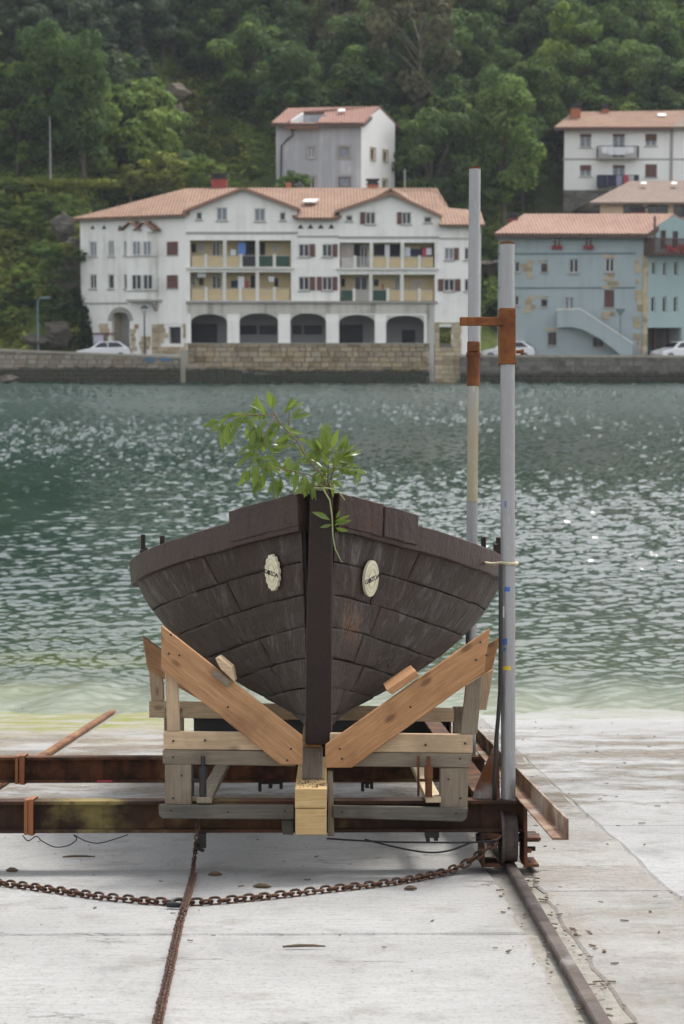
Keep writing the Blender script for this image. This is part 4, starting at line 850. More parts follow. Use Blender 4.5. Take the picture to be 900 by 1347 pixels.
for a in (ax0, ax1): mb.add([fa.W(a, zf, .33), fa.W(a, zc, .33), fa.W(a, zc, D), fa.W(a, zf, D)], [(0, 1, 2, 3)])
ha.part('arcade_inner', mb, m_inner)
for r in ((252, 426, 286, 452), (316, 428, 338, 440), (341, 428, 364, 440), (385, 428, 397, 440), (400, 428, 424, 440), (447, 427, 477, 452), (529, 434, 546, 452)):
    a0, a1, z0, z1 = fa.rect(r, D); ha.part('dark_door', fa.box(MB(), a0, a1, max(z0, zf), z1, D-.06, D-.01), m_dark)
# piers stand out white
for x0, x1 in ((299, 315), (366, 382), (429, 446), (493, 508)): q = A(x0+1, 421, x1-1, 452); ha.part('pier', fa.box(MB(), q[0], q[1], zf, q[3], -.05, .02), m_white)
# terrace masonry under the arcade
tw = A(247, 452, 606, 500); ha.part('terrace_backing', fa.box(MB(), tw[0], tw[1], -1.5, zf-.02, -.02, .6), m_mortar)
stonework(ha, fa, tw[0], A(566, 452, 606, 480)[0], -.4, lambda a: zf-.05, .36, .4, 1.0, m_stone, -.1, 'terrace_stonework')
ha.part('terrace_coping', fa.box(MB(), tw[0]-.05, A(560, 452, 565, 455)[1], zf-.04, zf+.05, -.16, .1), m_cope)
pr_ = A(572, 424, 607, 487)
gxa = gx
sm = MB(); zst = lambda a: pr_[3]
z = -.4
while z < pr_[3]:
    a = pr_[0]; h_ = random.uniform(.3, .42)
    while a < pr_[1]-.1:
        l = random.uniform(.4, .8); b0, b1 = a, min(a+l, pr_[1])
        if not (b1 > gxa[0]-.02 and b0 < gxa[1]+.02 and z+h_ > gxa[2] and z < gxa[3]): fa.box(sm, b0+.015, b1-.015, z, min(z+h_-.03, pr_[3]), -.09+random.uniform(-.02, .02), .02)
        else:
            if b0 < gxa[0]-.15: fa.box(sm, b0+.015, gxa[0]-.01, z, min(z+h_-.03, pr_[3]), -.09, .02)
            if b1 > gxa[1]+.15: fa.box(sm, gxa[1]+.01, b1-.015, z, min(z+h_-.03, pr_[3]), -.09, .02)
        a += l
    z += h_
ha.part('corner_stonework', sm, m_stone_h, kind='stuff')
dk = A(562, 399, 571, 500); ha.part('drain_stain_pilaster', fa.box(MB(), dk[0], dk[1], -1, dk[3], -.07, .02), stained('damp_pilaster', (.50, .48, .43), (.1, .1, .09), .95))
# loggias
def loggia(q, cols, posts, pan, ins):
    a0, a1, z0, z1 = q; Dp = 1.5; mb = MB()
    mb.add([fa.W(a0, z0, Dp), fa.W(a1, z0, Dp), fa.W(a1, z1, Dp), fa.W(a0, z1, Dp)], [(0, 1, 2, 3)])
    for p, r_ in (((a0, z0), (a1, z0)), ((a1, z0), (a1, z1)), ((a1, z1), (a0, z1)), ((a0, z1), (a0, z0))): mb.add([fa.W(*p, .31), fa.W(*r_, .31), fa.W(*r_, Dp), fa.W(*p, Dp)], [(0, 1, 2, 3)])
    ha.part('loggia_recess', mb, m_ochre)
    for x in cols: a = E(x, 340)[0]; ha.part('column', fa.box(MB(), a-.13, a+.13, z0, z1, -.03, .25), m_cream)
    hz = z0+(z1-z0)*.42
    for x in posts: a = E(x, 340)[0]; ha.part('parapet_post', fa.box(MB(), a-.11, a+.11, z0, hz+.12, -.04, .18), m_cream)
    ed = sorted([a0]+[E(x, 340)[0] for x in list(cols)+list(posts)]+[a1])
    for i, (p, r_) in enumerate(zip(ed, ed[1:])):
        m = pan[i] if i < len(pan) else m_panel
        if m is None:
            bb = MB(); n = 9
            for k in range(n): x = p+.14+(r_-p-.28)*k/(n-1); fa.box(bb, x-.018, x+.018, z0, hz-.04, .04, .07)
            ha.part('railing', bb, m_frame)
        else: ha.part('parapet_panel', fa.box(MB(), p+.13, r_-.13, z0+.04, hz-.03, .02, .08), m)
        ha.part('handrail', fa.box(MB(), p+.12, r_-.12, hz-.02, hz+.04, .0, .08), m_trim)
    ha.part('floor_slab', fa.box(MB(), a0-.25, a1+.25, z0-.17, z0-.004, -.22, .1), m_cream)
    for (x0, y0, x1, y1, m) in ins:
        b = fa.rect((x0, y0, x1, y1), Dp)
        if m in (m_glass, m_glass_l): fa.window((b[0], b[1], max(b[2], z0+.02), b[3]), m_frame, m, dep=Dp-.06, sill=False)
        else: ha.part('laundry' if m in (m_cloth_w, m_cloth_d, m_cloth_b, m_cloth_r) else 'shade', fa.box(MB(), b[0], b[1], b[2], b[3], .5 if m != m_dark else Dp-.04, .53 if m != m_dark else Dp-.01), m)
P_ = m_panel; grn = plain('green_mesh', (.03, .07, .05), .8, .4, 4)
loggia(logs[0], (296, 338.5), (271, 317, 361), [P_, P_, P_, m_dark, grn, grn], [(252, 321, 258, 332, m_dark), (261, 321, 269, 332, m_glass_l), (279, 318, 290, 350, m_glass), (304, 329, 311, 338, m_cloth_w), (314, 320, 324, 335, m_cloth_b), (322, 317, 336, 350, m_dark), (342, 319, 349, 350, m_dark), (360, 320, 366, 333, m_glass_l)])
loggia(logs[1], (295, 338.5), (271, 316, 361), [P_]*6, [(250, 363, 258, 376, m_glass), (261, 359, 272, 365, m_cloth_w), (262, 366, 268, 375, m_dark), (279, 362, 291, 394, m_glass), (305, 369, 314, 380, m_cloth_d), (314, 364, 322, 382, m_cloth_w), (323, 370, 328, 380, m_redch), (330, 362, 336, 393, m_dark), (354, 364, 361, 371, m_cloth_w), (361, 366, 366, 377, m_dark)])
loggia(logs[2], (488.5, 529.5), (467, 510, 552), [plain('pale_wall_panel', (.5, .46, .42), .8, .3, 3), None, P_, P_, P_, P_], [(448, 321, 465, 350, plain('stacked_goods', (.42, .36, .33), .9, .5, 3)), (466, 321, 476, 351, m_dark), (474, 322, 484, 351, m_glass), (492, 322, 506, 336, m_dark), (506, 322, 512, 338, m_cloth_w), (513, 322, 526, 350, m_dark), (532, 326, 539, 338, m_cloth_w), (539, 328, 555, 338, m_cloth_d), (555, 327, 560, 338, m_cloth_r), (560, 327, 567, 336, m_cloth_w), (553, 325, 570, 351, m_dark)])
loggia(logs[3], (488, 529), (466, 510.5, 552), [grn, m_trim, grn, P_, P_, P_], [(449, 367, 454, 377, m_dark), (466, 363, 484, 394, m_glass), (492, 368, 498, 376, m_dark), (502, 374, 504, 384, m_redch), (519, 364, 526, 394, m_glass), (541, 368, 546, 378, m_glass), (549, 368, 555, 378, m_glass_l)])
for r, o in (((245, 305, 392, 308), .05), ((445, 311, 578, 314), .05), ((391, 310, 446, 312.5), .03), ((578, 313, 620, 315), .03)): q = A(*r); ha.part('string_course', fa.box(MB(), q[0], q[1], q[2], q[3], -o, .03), m_trim)
q = A(245, 396, 575, 398.5); ha.part('string_course', fa.box(MB(), q[0], q[1], q[2], q[3], -.28, .02), m_trim)
# left wing, turned away from the water
fl = Facade(ha, 107, 153.6, 245, 149.0); B_ = lambda *r: fl.rect(r)
lh = []; lw = []
def LW(r, **k): q = B_(*r); lh.append(q); lw.append((q, k))
LW((118, 318, 127, 337), glass=m_glass_l); LW((142.5, 317, 150, 337), glass=m_glass_l); LW((118, 361, 127, 380)); LW((142, 361, 150, 380), mull=0)
LW((163, 317, 170, 336), glass=m_glass_l, mull=0); LW((163, 361, 170, 380), mull=0)
LW((221, 318, 234, 335), frame=m_shut, glass=m_shut); LW((221, 362, 234, 379), frame=m_shut, glass=m_shut)
door = B_(147, 411, 171, 466); lh.append(door); aw = B_(222, 430, 238, 452); lh.append(aw)
tl, tr_ = fl.ab(107, 289), fl.ab(245, 282)
fl.wall(m_white_l, [(0, tl[1]), (fl.len, tr_[1])], -1, lh, .35)
for q, k in lw: fl.window(q, **k)
fl.window(aw, m_brownf, m_dark, mull=0, sill=False, dep=.3)
q = B_(208, 288, 245, 426); ha.part('corner_render', fl.box(MB(), q[0], fl.len+.01, q[2], q[3], -.03, .01), m_white)
for r in ((221, 318, 234, 335), (221, 362, 234, 379)): q = B_(*r); ha.part('closed_shutter', fl.box(MB(), q[0]-.04, q[1]+.04, q[2], q[3], -.10, -.035), m_shut)
ha.part('doorway_back', fl.box(MB(), door[0]-.1, door[1]+.1, door[2], door[3]+.1, 1.2, 1.3), plain('doorway_grey', (.33, .32, .31), .9, .2)); ha.part('doorway_side', fl.box(MB(), door[0]-.06, door[0], door[2], door[3], .35, 1.2).__class__().add([], []) if False else fl.box(MB(), door[0]-.06, door[0], door[2], door[3], .35, 1.2), m_stone_h)
ha.part('doorway_side', fl.box(MB(), door[1], door[1]+.06, door[2], door[3], .35, 1.2), m_stone_h)
mb = MB(); c = (door[0]+door[1])/2; hw = (door[1]-door[0])/2; N = 12
for i in range(N):                                              # stone surround of the doorway: jambs and an arch of voussoirs
    t0, t1 = math.pi*i/N+.02, math.pi*(i+1)/N-.02; zc = door[3]-hw*.8
    mb.prism([fl.W(c+r_*math.cos(t), zc+r_*math.sin(t)*(.95), -.07) for r_, t in ((hw*.98, t0), (hw*1.38, t0), (hw*1.38, t1), (hw*.98, t1))], -fl.n*.12)
ha.part('arch_voussoirs', mb, m_trim, kind='stuff')
mb = MB()
for i in range(N):
    t0, t1 = math.pi*i/N, math.pi*(i+1)/N; zc = door[3]-hw*.8
    mb.add([fl.W(c+hw*.98*math.cos(t0), zc+hw*.93*math.sin(t0), .0), fl.W(c+hw*.98*math.cos(t1), zc+hw*.93*math.sin(t1), 0), fl.W(c+hw*1.02*math.cos(t1), door[3]+.02, 0), fl.W(c+hw*1.02*math.cos(t0), door[3]+.02, 0)], [(0, 1, 2, 3)])
ha.part('arch_head', mb, m_white_l)
random.seed(4)
def patch(fac, th, r, mat, holes=(), course=.34, name='stone_patch', ragged=True, dep=-.05):
    a0, a1, z0, z1 = fac.rect(r); mb = MB(); z = z0
    while z < z1-.1:
        h = course*random.uniform(.8, 1.2); a = a0+(random.uniform(0, .5) if ragged else 0); e = a1-(random.uniform(0, .5) if ragged else 0)
        while a < e-.1:
            l = min(random.uniform(.4, .8), e-a)
            if not any(a+l > q[0] and a < q[1] and z+h > q[2] and z < q[3] for q in holes): fac.box(mb, a+.01, a+l-.015, z+.01, min(z+h, z1)-.015, dep+random.uniform(-.015, .015), .02)
            a += l
        z += h
    return th.part(name, mb, mat, kind='stuff')
dh = [(door[0]-.02, door[1]+.02, door[2], door[3]-hw*.4)]
patch(fl, ha, (128, 425, 147, 466), m_stone_h, dh); patch(fl, ha, (170, 425, 183, 466), m_stone_h, dh); patch(fl, ha, (183, 442, 200, 466), m_stone_h, ()); patch(fl, ha, (200, 426, 245, 466), m_stone_h, [(aw[0]-.05, aw[1]+.05, aw[2], aw[3])], .34, 'stone_patch', False, -.07)
q = B_(107, 398, 168, 400); ha.part('string_course', fl.box(MB(), q[0], q[1], q[2], q[3], -.05, .02), m_trim)
for px in (122, 137, 158, 172): c_ = fl.ab(px, 299); ha.part('vent', MB().prism([fl.W(c_[0]-.2, c_[1]-.14, -.012), fl.W(c_[0]+.2, c_[1]-.14, -.012), fl.W(c_[0], c_[1]+.18, -.012)], -fl.n*.02), m_dark)
# oriel bay
b0, b1 = fl.ab(170, 350)[0], fl.ab(207, 350)[0]; zt_, zb_ = fl.ab(188, 306)[1], fl.ab(188, 394)[1]; dd = .85
ol = [fl.W(b0, 0, 0), fl.W(b0+.35, 0, -dd), fl.W(b1-.35, 0, -dd), fl.W(b1, 0, 0)]
ha.part('oriel', MB().prism([p+Vector((0, 0, zb_)) for p in ol], (0, 0, zt_-zb_)), m_white_l)
ha.part('oriel_base', MB().prism([p+Vector((0, 0, zb_-.16)) for p in [fl.W(b0-.1, 0, 0), fl.W(b0+.3, 0, -dd-.1), fl.W(b1-.3, 0, -dd-.1), fl.W(b1+.5, 0, 0)]], (0, 0, .155)), m_trim)
ha.part('oriel_corbel', MB().prism([fl.W(b1-.3, zb_-.17, 0), fl.W(b1-.3, zb_-.17, -.7), fl.W(b1-.3, zb_-.9, 0)], fl.d*.3), m_trim)
for r, g in (((175, 317, 186, 336), m_glass_l), ((189, 317, 200, 336), m_glass_l), ((174, 361, 187, 381), m_glass), ((189, 361, 202, 381), m_glass)):
    a0, a1, z0, z1 = fl.rect(r, -dd); fl.window((a0, a1, z0, z1), m_frame, g, dep=-dd-.045, sill=False, mull=1)
for y in (337, 382): zz = fl.ab(188, y)[1]; ha.part('oriel_sill', MB().prism([p+Vector((0, 0, zz-.1)) for p in [fl.W(b0-.05, 0, 0), fl.W(b0+.32, 0, -dd-.06), fl.W(b1-.32, 0, -dd-.06), fl.W(b1+.05, 0, 0)]], (0, 0, .08)), m_trim)
for x0, xm, x1 in ((166, 181, 195), (186, 198, 213)):
    p0, pm, p1 = fl.ab(x0, 305), fl.ab(xm, 294), fl.ab(x1, 305)
    for u, w in ((p0, pm), (pm, p1)): ha.part('oriel_roof', MB().prism([fl.W(u[0], u[1]+.02, -dd-.25), fl.W(w[0], w[1]+.02, -dd-.25), fl.W(w[0], w[1]+.1, .05), fl.W(u[0], u[1]+.1, .05)], (0, 0, .09)), m_tile)
    ha.part('oriel_gable', MB().prism([fl.W(p0[0]+.2, zt_, -dd), fl.W(p1[0]-.2, zt_, -dd), fl.W(pm[0], pm[1], -dd)], -fl.n*.85), m_white_l)
# roofs
def at(fac, px, py, dep): a, z = fac.ab(px, py, dep); return fac.W(a, z, dep)
L0 = at(fl, 94, 287, -.7); L0b = at(fl, 94, 287, -.7); C0 = at(fa, 243, 281.5, -.75); RG0 = P(243, 248, 157.0); RGm = P(300, 247, 157.2)
V1_ = P(319.5, 247, 157.2); V2_ = P(514.5, 247, 157.2); sloped(ha, 'roof', [L0, C0, V1_, RG0], .2, m_tile); sloped(ha, 'roof', [L0+Vector((0, .02, 0)), RG0, RG0+Vector((-2, 8, -2)), L0+Vector((1, 9, 0))], .2, m_tile)
zr = RGm.z; M0, M1 = P(300, 285, 148.3), P(632, 285, 148.3); R1 = P(516, 248.5, 157.2); ez = (P(420, 286, 148.3)).z
sloped(ha, 'roof', [(P(390, 285, 148.3).x, 148.3, ez), (P(444, 285, 148.3).x, 148.3, ez), (V2_.x, 157.2, zr), (V1_.x, 157.2, zr)], .2, m_tile)
sloped(ha, 'roof', [(P(578, 283, 149).x, 149.5, P(578, 283, 149).z-.3), (P(590, 262, 155).x, 155, P(590, 262, 155).z-.6), (P(575, 250, 157.2).x, 157.2, zr), (V2_.x, 157.2, zr)], .2, m_tile)
sloped(ha, 'roof', [(RG0.x, 157.22, zr), (P(575, 250, 157.2).x, 157.22, zr), (P(600, 250, 166).x, 166, ez), (RG0.x, 166, ez)], .2, m_tile)
e1 = P(578, 295, 148.3); e2 = P(638, 295, 148.3); sloped(ha, 'roof', [e1, e2, P(632, 277, 154), P(575, 272, 154.5)], .2, m_tile)
m_rake = plain('rake_tile', (.30, .17, .12), .85, .2, 2)
def gable(x0, y0, xa, ya, x1, y1, back):
    p0, pa_, p1 = at(fa, x0, y0, -.5), at(fa, xa, ya, -.5), at(fa, x1, y1, -.5)
    for p in (p0, p1): sloped(ha, 'gable_roof', [p, pa_, pa_+Vector((0, back, 0)), p+Vector((0, back, 0))], .2, m_tile)
    for p in (p0, p1): ha.part('barge_board', MB().prism([p+Vector((0, -.02, -.05)), pa_+Vector((0, -.02, -.05)), pa_+Vector((0, -.02, -.22)), p+Vector((0, -.02, -.22))], (0, .07, 0)), m_rake)
gable(240, 277, 319.5, 245.5, 395, 274, 8.2); gable(440, 277, 514.5, 252, 582, 283, 7.2)
sk = [P(397, 269, 151.6), P(414, 269, 151.6), P(420, 265.5, 152.6), P(402, 265.5, 152.6)]; ha.part('skylight', MB().prism([p+Vector((0, 0, .12)) for p in sk], (0, -.05, .1)), m_frame)
def chimney(th, x0, y0, x1, y1, Y, m, cap=True, low=1.6):
    p, q = P(x0, y1, Y), P(x1, y0, Y); w = q.x-p.x; o = th.part('chimney', MB().box(p.x, q.x, Y, Y+min(w, 1.0), p.z-low, q.z-(.45 if cap else 0)), m)
    if cap: th.part('chimney_cap', MB().box(p.x-.06, q.x+.06, Y-.06, Y+min(w, 1)+.06, q.z-.44, q.z-.36).box(p.x+.05, q.x-.05, Y+.05, Y+min(w, 1)-.05, q.z-.36, q.z-.12).box(p.x-.08, q.x+.08, Y-.08, Y+min(w, 1)+.08, q.z-.12, q.z), m_cap, o)
chimney(ha, 278, 228, 298, 249, 157.5, m_redch); chimney(ha, 376, 240, 383, 252, 157.4, m_brick, False); chimney(ha, 483, 235, 498, 253, 157.5, m_brick)
# ------------------------------------------------------------------ grey and white house above
hb_ = Thing('grey_house', 'tall grey house with a white gable end standing behind the long white house', 'house', Vector((0, 172, 8)))
f1 = Facade(hb_, 364, 172.6, 475, 171.2); f2 = Facade(hb_, 475, 171.2, 519, 176.8)
def simple(fac, mat, prof, zb, wl, stone=None):
    hs_ = [fac.rect(r) for r, k in wl]; fac.wall(mat, prof, zb, hs_, .3)
    for h, (r, k) in zip(hs_, wl):
        fac.window(h, **k)
        if stone:
            for b in ((h[0]-.2, h[0]-.01, h[2]-.1, h[3]+.2), (h[1]+.01, h[1]+.2, h[2]-.1, h[3]+.2), (h[0]-.008, h[1]+.008, h[3]+.01, h[3]+.2)): fac.th.part('window_surround', fac.box(MB(), *b, -.04, .02), stone)
m_sand = plain('sandstone_trim', (.40, .33, .22), .9, .2, 3); m_greytrim = plain('grey_surround', (.34, .33, .32), .9, .2, 3)
simple(f1, m_grey_r, [(0, f1.ab(364, 166)[1]), (f1.len, f1.ab(475, 163)[1])], 4, [((405, 194, 414, 208), dict(glass=m_glass_l)), ((446, 193.5, 460, 207.5), dict(mull=0, frame=m_trim, glass=m_glass_l)), ((404, 233, 414.5, 248), dict()), ((445.5, 233, 461, 246), dict(glass=m_glass_l, frame=m_brownf, mull=0))], m_greytrim)
ap = f2.ab(500, 143)
simple(f2, m_white2, [(0, f2.ab(475, 161)[1]), ap, (f2.len, f2.ab(519, 163)[1])], 4, [((488, 196, 493, 211), dict(mull=0, frame=m_sand)), ((504.5, 199, 509.5, 213), dict(mull=0, frame=m_sand)), ((504, 237, 508.5, 250), dict(mull=0, frame=m_sand))], m_sand)
dr = f1.ab(370, 175); hb_.part('drain_pipe', MB().tube([f1.W(*f1.ab(383, 166), -.15), f1.W(*f1.ab(386, 178), -.15), f1.W(*f1.ab(378, 184), -.15), f1.W(*f1.ab(371, 192), -.15), f1.W(*f1.ab(370, 240), -.15)], .07, 6), m_black)
eL, eR, rL, rR = at(f1, 357, 161, -.8), at(f1, 478, 161, -.7), P(379, 142, 178), P(500, 139.5, 175.8)
sloped(hb_, 'roof', [eL, at(f1, 376, 161.5, -.8), P(399, 146.5, 176.4), rL.lerp(rR, .2), rL], .22, m_tile_b)
sloped(hb_, 'roof', [at(f1, 417, 161, -.75), eR, rR, rL.lerp(rR, .2), P(399, 146.5, 176.4), P(428, 147, 176.2)], .22, m_tile_b)
sloped(hb_, 'roof', [rL, rR, P(527, 166, 178.0), P(420, 170, 184)], .22, m_tile_b)
sloped(hb_, 'roof', [at(f1, 376, 166.5, -.9), at(f1, 420, 167, -.9), at(f1, 420, 161, .5), at(f1, 376, 161, .5)], .18, m_tile_b)
hb_.part('terrace_wall', f1.box(MB(), *f1.rect((382, 148, 424, 163)), 2.2, 2.35), m_grey_r); hb_.part('terrace_side', MB().prism([at(f1, 378, 161, .3), at(f1, 398, 148, 2.2), at(f1, 398, 162, 2.2)], (.1, 0, 0)), m_white2)
hb_.part('barge_board', MB().prism([eR+Vector((0, 0, -.1)), rR+Vector((0, 0, -.1)), rR+Vector((0, 0, -.4)), eR+Vector((0, 0, -.4))], (.08, .0, 0)), m_eave)
hb_.part('barge_board', MB().prism([rR+Vector((0, 0, -.1)), P(527, 166, 178.0)+Vector((0, 0, -.05)), P(527, 166, 178.0)+Vector((0, 0, -.4)), rR+Vector((0, 0, -.45))], (.08, .05, 0)), m_eave)
hb_.part('eave_board', MB().prism([eL+Vector((0, 0, -.08)), at(f1, 478, 161, -.7)+Vector((0, 0, -.08)), at(f1, 478, 161, -.7)+Vector((0, 0, -.32)), eL+Vector((0, 0, -.32))], (0, .1, 0)), m_eave)
sk = [P(444, 149.5, 174.6), P(454, 149.5, 174.6), P(454, 146.5, 175.2), P(446, 146.5, 175.2)]; hb_.part('skylight', MB().prism([p+Vector((0, -.1, .15)) for p in sk], (0, -.04, .06)), m_frame)
# ------------------------------------------------------------------ white house upper right
hc = Thing('white_house', 'white house with two laundry balconies high on the right of the hillside', 'house', Vector((24, 184, 14)))
f3 = Facade(hc, 740, 184, 960, 184)
wl = [((763, 176, 778, 194), dict(glass=m_glass_l)), ((806, 176, 822, 208), dict(glass=m_glass_l)), ((849, 176, 864, 192), dict(glass=m_glass_l, mull=1)), ((763, 217, 778, 232), dict(glass=m_glass_l)), ((806, 217, 822, 249), dict(glass=m_glass_l)), ((849, 216, 864, 233), dict(frame=m_shut, glass=m_shut, mull=0))]
simple(f3, m_white2, [(0, f3.ab(740, 167)[1]), (f3.len, f3.ab(900, 167)[1])], 8, wl)
for r in ((763, 176, 778, 180), (806, 176, 822, 179.5), (849, 176, 864, 185), (763, 217, 778, 224), (806, 217, 822, 220.5)): q = f3.rect(r); hc.part('blind_box', f3.box(MB(), q[0]+.01, q[1]-.01, q[2], q[3]-.01, .03, .08), m_shut)
for r in ((849, 216, 864, 233),): q = f3.rect(r); hc.part('closed_shutter', f3.box(MB(), *q, -.03, .02), m_shut)
for y0, y1, cl in ((193, 210, ((790, 194, 798, 203, m_cloth_w), (798, 194, 806, 205, m_cloth_w), (806, 195, 822, 205, m_cloth_w), (823, 195, 832, 203, m_cloth_w))), (231, 247, ((784, 231, 797, 247, m_cloth_d), (797, 232, 809, 246, m_cloth_d), (809, 232, 816, 244, plain('lilac_laundry', (.3, .28, .4), .9, .2)), (819, 231, 825, 243, m_cloth_r), (832, 231, 838, 239, m_cloth_d)))):
    q = f3.rect((785, y0, 838, y1)); z0, z1 = q[2], q[3]; o = hc.part('balcony', f3.box(MB(), q[0], q[1], z0, z0+.14, -1.0, .0), m_trim)
    bb = MB(); n = 26
    for k in range(n): x = q[0]+(q[1]-q[0])*k/(n-1); f3.box(bb, x-.015, x+.015, z0+.14, z1-.06, -.98, -.95)
    f3.box(bb, q[0], q[1], z1-.06, z1, -.99, -.94)
    for a in (q[0], q[1]-.03):
        for k in range(5): f3.box(bb, a, a+.03, z0+.14, z1-.06, -.9+.2*k, -.87+.2*k)
        f3.box(bb, a, a+.03, z1-.06, z1, -.94, -.02)
    hc.part('railing', bb, m_black, o)
    for r in cl: b = f3.rect(r[:4]); hc.part('laundry', f3.box(MB(), b[0], b[1]-.04, b[2], b[3], -1.08, -1.03), r[4], o)
q = f3.rect((882, 168, 884, 262)); hc.part('drain_pipe', f3.box(MB(), q[0], q[1], q[2], q[3], -.12, -.01), m_trim); q = f3.rect((740, 208.5, 960, 210.5)); hc.part('string_course', f3.box(MB(), q[0], q[1], q[2], q[3], -.05, .01), m_trim)
q = f3.rect((742, 250, 790, 285)); patch(f3, hc, (741, 250, 800, 285), m_stone_d, (), .4, 'stone_base', False, -.3)
eL, eR = at(f3, 729, 167, -.9), at(f3, 884, 166.5, -.9); rl, rr_ = P(754, 147, 189.5), P(905, 145, 189.5)
sloped(hc, 'roof', [eL, eR, rr_, rl], .22, m_tile); sloped(hc, 'roof', [eL, rl, rl+Vector((0, .5, 0)), eL+Vector((0, 11, 0))], .22, m_tile); sloped(hc, 'roof', [at(f3, 884.5, 166.5, -.9), at(f3, 960, 166.5, -.9), P(960, 145, 189.5), rr_], .22, m_tile_d)
hc.part('eave_board', MB().prism([eL+Vector((0, .05, -.05)), eR+Vector((0, .05, -.05)), eR+Vector((0, .05, -.3)), eL+Vector((0, .05, -.3))], (0, .1, 0)), m_eave)
chimney(hc, 751, 136, 764, 158, 186.8, m_brick, True, .8); chimney(hc, 792, 137, 801.5, 150, 189, m_brick, True, .8)
sk = [P(865, 155, 187), P(876, 155, 187), P(876, 152, 187.6), P(865, 152, 187.6)]; hc.part('skylight', MB().prism([p+Vector((0, -.1, .12)) for p in sk], (0, -.04, .06)), m_frame)
# ------------------------------------------------------------------ beige house with the dull roof
hd = Thing('beige_house', 'beige house with a dull brown roof showing just above the blue house', 'house', Vector((26, 172, 8)))
f4 = Facade(hd, 788, 172, 960, 172)
simple(f4, m_beige, [(0, f4.ab(788, 264)[1]), (f4.len, f4.ab(900, 264)[1])], 6, [((820, 269, 846, 286), dict(frame=m_shut)), ((852, 269, 879, 286), dict(frame=m_shut)), ((886, 269, 912, 286), dict(frame=m_shut))])
sloped(hd, 'roof', [at(f4, 775, 266, -.9), at(f4, 965, 266, -.9), P(965, 237, 178.5), P(829, 238, 178.5)], .22, m_tile_d); sloped(hd, 'roof', [at(f4, 775, 266, -.9), P(829, 238, 178.5), P(829, 238, 179), at(f4, 775, 266, -.9)+Vector((.2, 13, 0))], .22, m_tile_d)
hd.part('eave_board', MB().prism([at(f4, 776, 266.2, -.8), at(f4, 965, 266.2, -.8), at(f4, 965, 269, -.8), at(f4, 776, 269, -.8)], (0, .1, 0)), m_beige)
for x in (846, 886): sk = [P(x-4, 245, 176), P(x+4, 245, 176), P(x+4, 242.5, 176.6), P(x-2, 242.5, 176.6)]; hd.part('skylight', MB().prism([p+Vector((0, -.15, .15)) for p in sk], (0, -.04, .06)), m_frame)
# ------------------------------------------------------------------ blue house
he = Thing('blue_house', 'blue house with stone patches and an outside stair on the right of the quay', 'house', Vector((20, 151, 0)))
f5 = Facade(he, 655, 151.2, 847, 149.6); f6 = Facade(he, 847, 149.6, 960, 154.2)
wl = [((727.5, 310, 738.5, 326), dict()), ((769, 310, 780, 326), dict()), ((677, 344, 684, 358), dict(mull=0)), ((712, 347, 720, 358), dict(mull=0, frame=m_brownf)), ((749, 340.5, 761, 359), dict()), ((796.5, 340, 808, 358), dict()), ((677, 389, 683, 402), dict(mull=0)), ((712, 394, 720, 403), dict(mull=0, frame=m_brownf)),
      ((743, 391, 755, 408), dict(glass=m_glass_l)), ((795, 381.5, 808, 404), dict(frame=m_shut, glass=m_shut)), ((721, 437, 732, 454), dict(frame=m_brownf)), ((780, 444, 794, 456), dict(frame=m_brownf))]
simple(f5, m_blue, [(0, f5.ab(655, 305)[1]), (f5.len, f5.ab(847, 305)[1])], 1.2, wl)
H5 = [f5.rect(r) for r, k in wl]
random.seed(8)
for r in ((684, 341, 702, 366), (686, 389, 706, 412), (708, 342, 724, 362), (707, 388, 725, 408), (791, 335, 815, 380), (790, 405, 811, 420), (715, 431, 738, 458), (775, 440, 797, 458)): patch(f5, he, r, m_stone_h, H5, .3)
patch(f5, he, (834, 333, 847.5, 470), m_stone_h, (), .42, 'corner_stones', True, -.06); patch(f6, he, (846.5, 333, 851, 470), m_stone_h, (), .42, 'corner_stones', False, -.06)
for y in (333, 378): q = f5.rect((655, y, 836, y+1.3)); he.part('string_course', f5.box(MB(), *q, -.05, .01), m_bluel)
for x0 in (727.5, 769): q = f5.rect((x0-1, 323, x0+12, 328)); he.part('flower_box', f5.box(MB(), *q, -.22, -.005), m_geran)
# stair
sa = [f5.ab(x, y, -1.3) for x, y in ((733, 409), (763, 408), (832, 453), (832, 470), (820, 470), (806, 458), (790, 446), (768, 434), (752, 430), (733, 431))]
for d0 in (-1.3, -.05): he.part('stair_parapet', MB().prism([f5.W(a, z, d0-.12) for a, z in sa], -f5.n*.16), m_blue)
tp = [f5.ab(x, y, -1.3) for x, y in ((732, 408), (763.5, 407), (833, 452.5))]
for (a, z), (b, z2) in zip(tp, tp[1:]): he.part('stair_coping', MB().prism([f5.W(a, z, -1.46), f5.W(b, z2, -1.46), f5.W(b, z2+.1, -1.46), f5.W(a, z+.1, -1.46)], -f5.n*.24), m_cream)
nst = 13; s0_, s1_ = f5.ab(763, 425, -1.3), f5.ab(830, 466, -1.3)
for k in range(nst): a = s0_[0]+(s1_[0]-s0_[0])*k/nst; z = s0_[1]+(s1_[1]-s0_[1])*k/nst; he.part('stair_step', f5.box(MB(), a, a+(s1_[0]-s0_[0])/nst, z-.3, z, -1.2, -.1), m_trim)
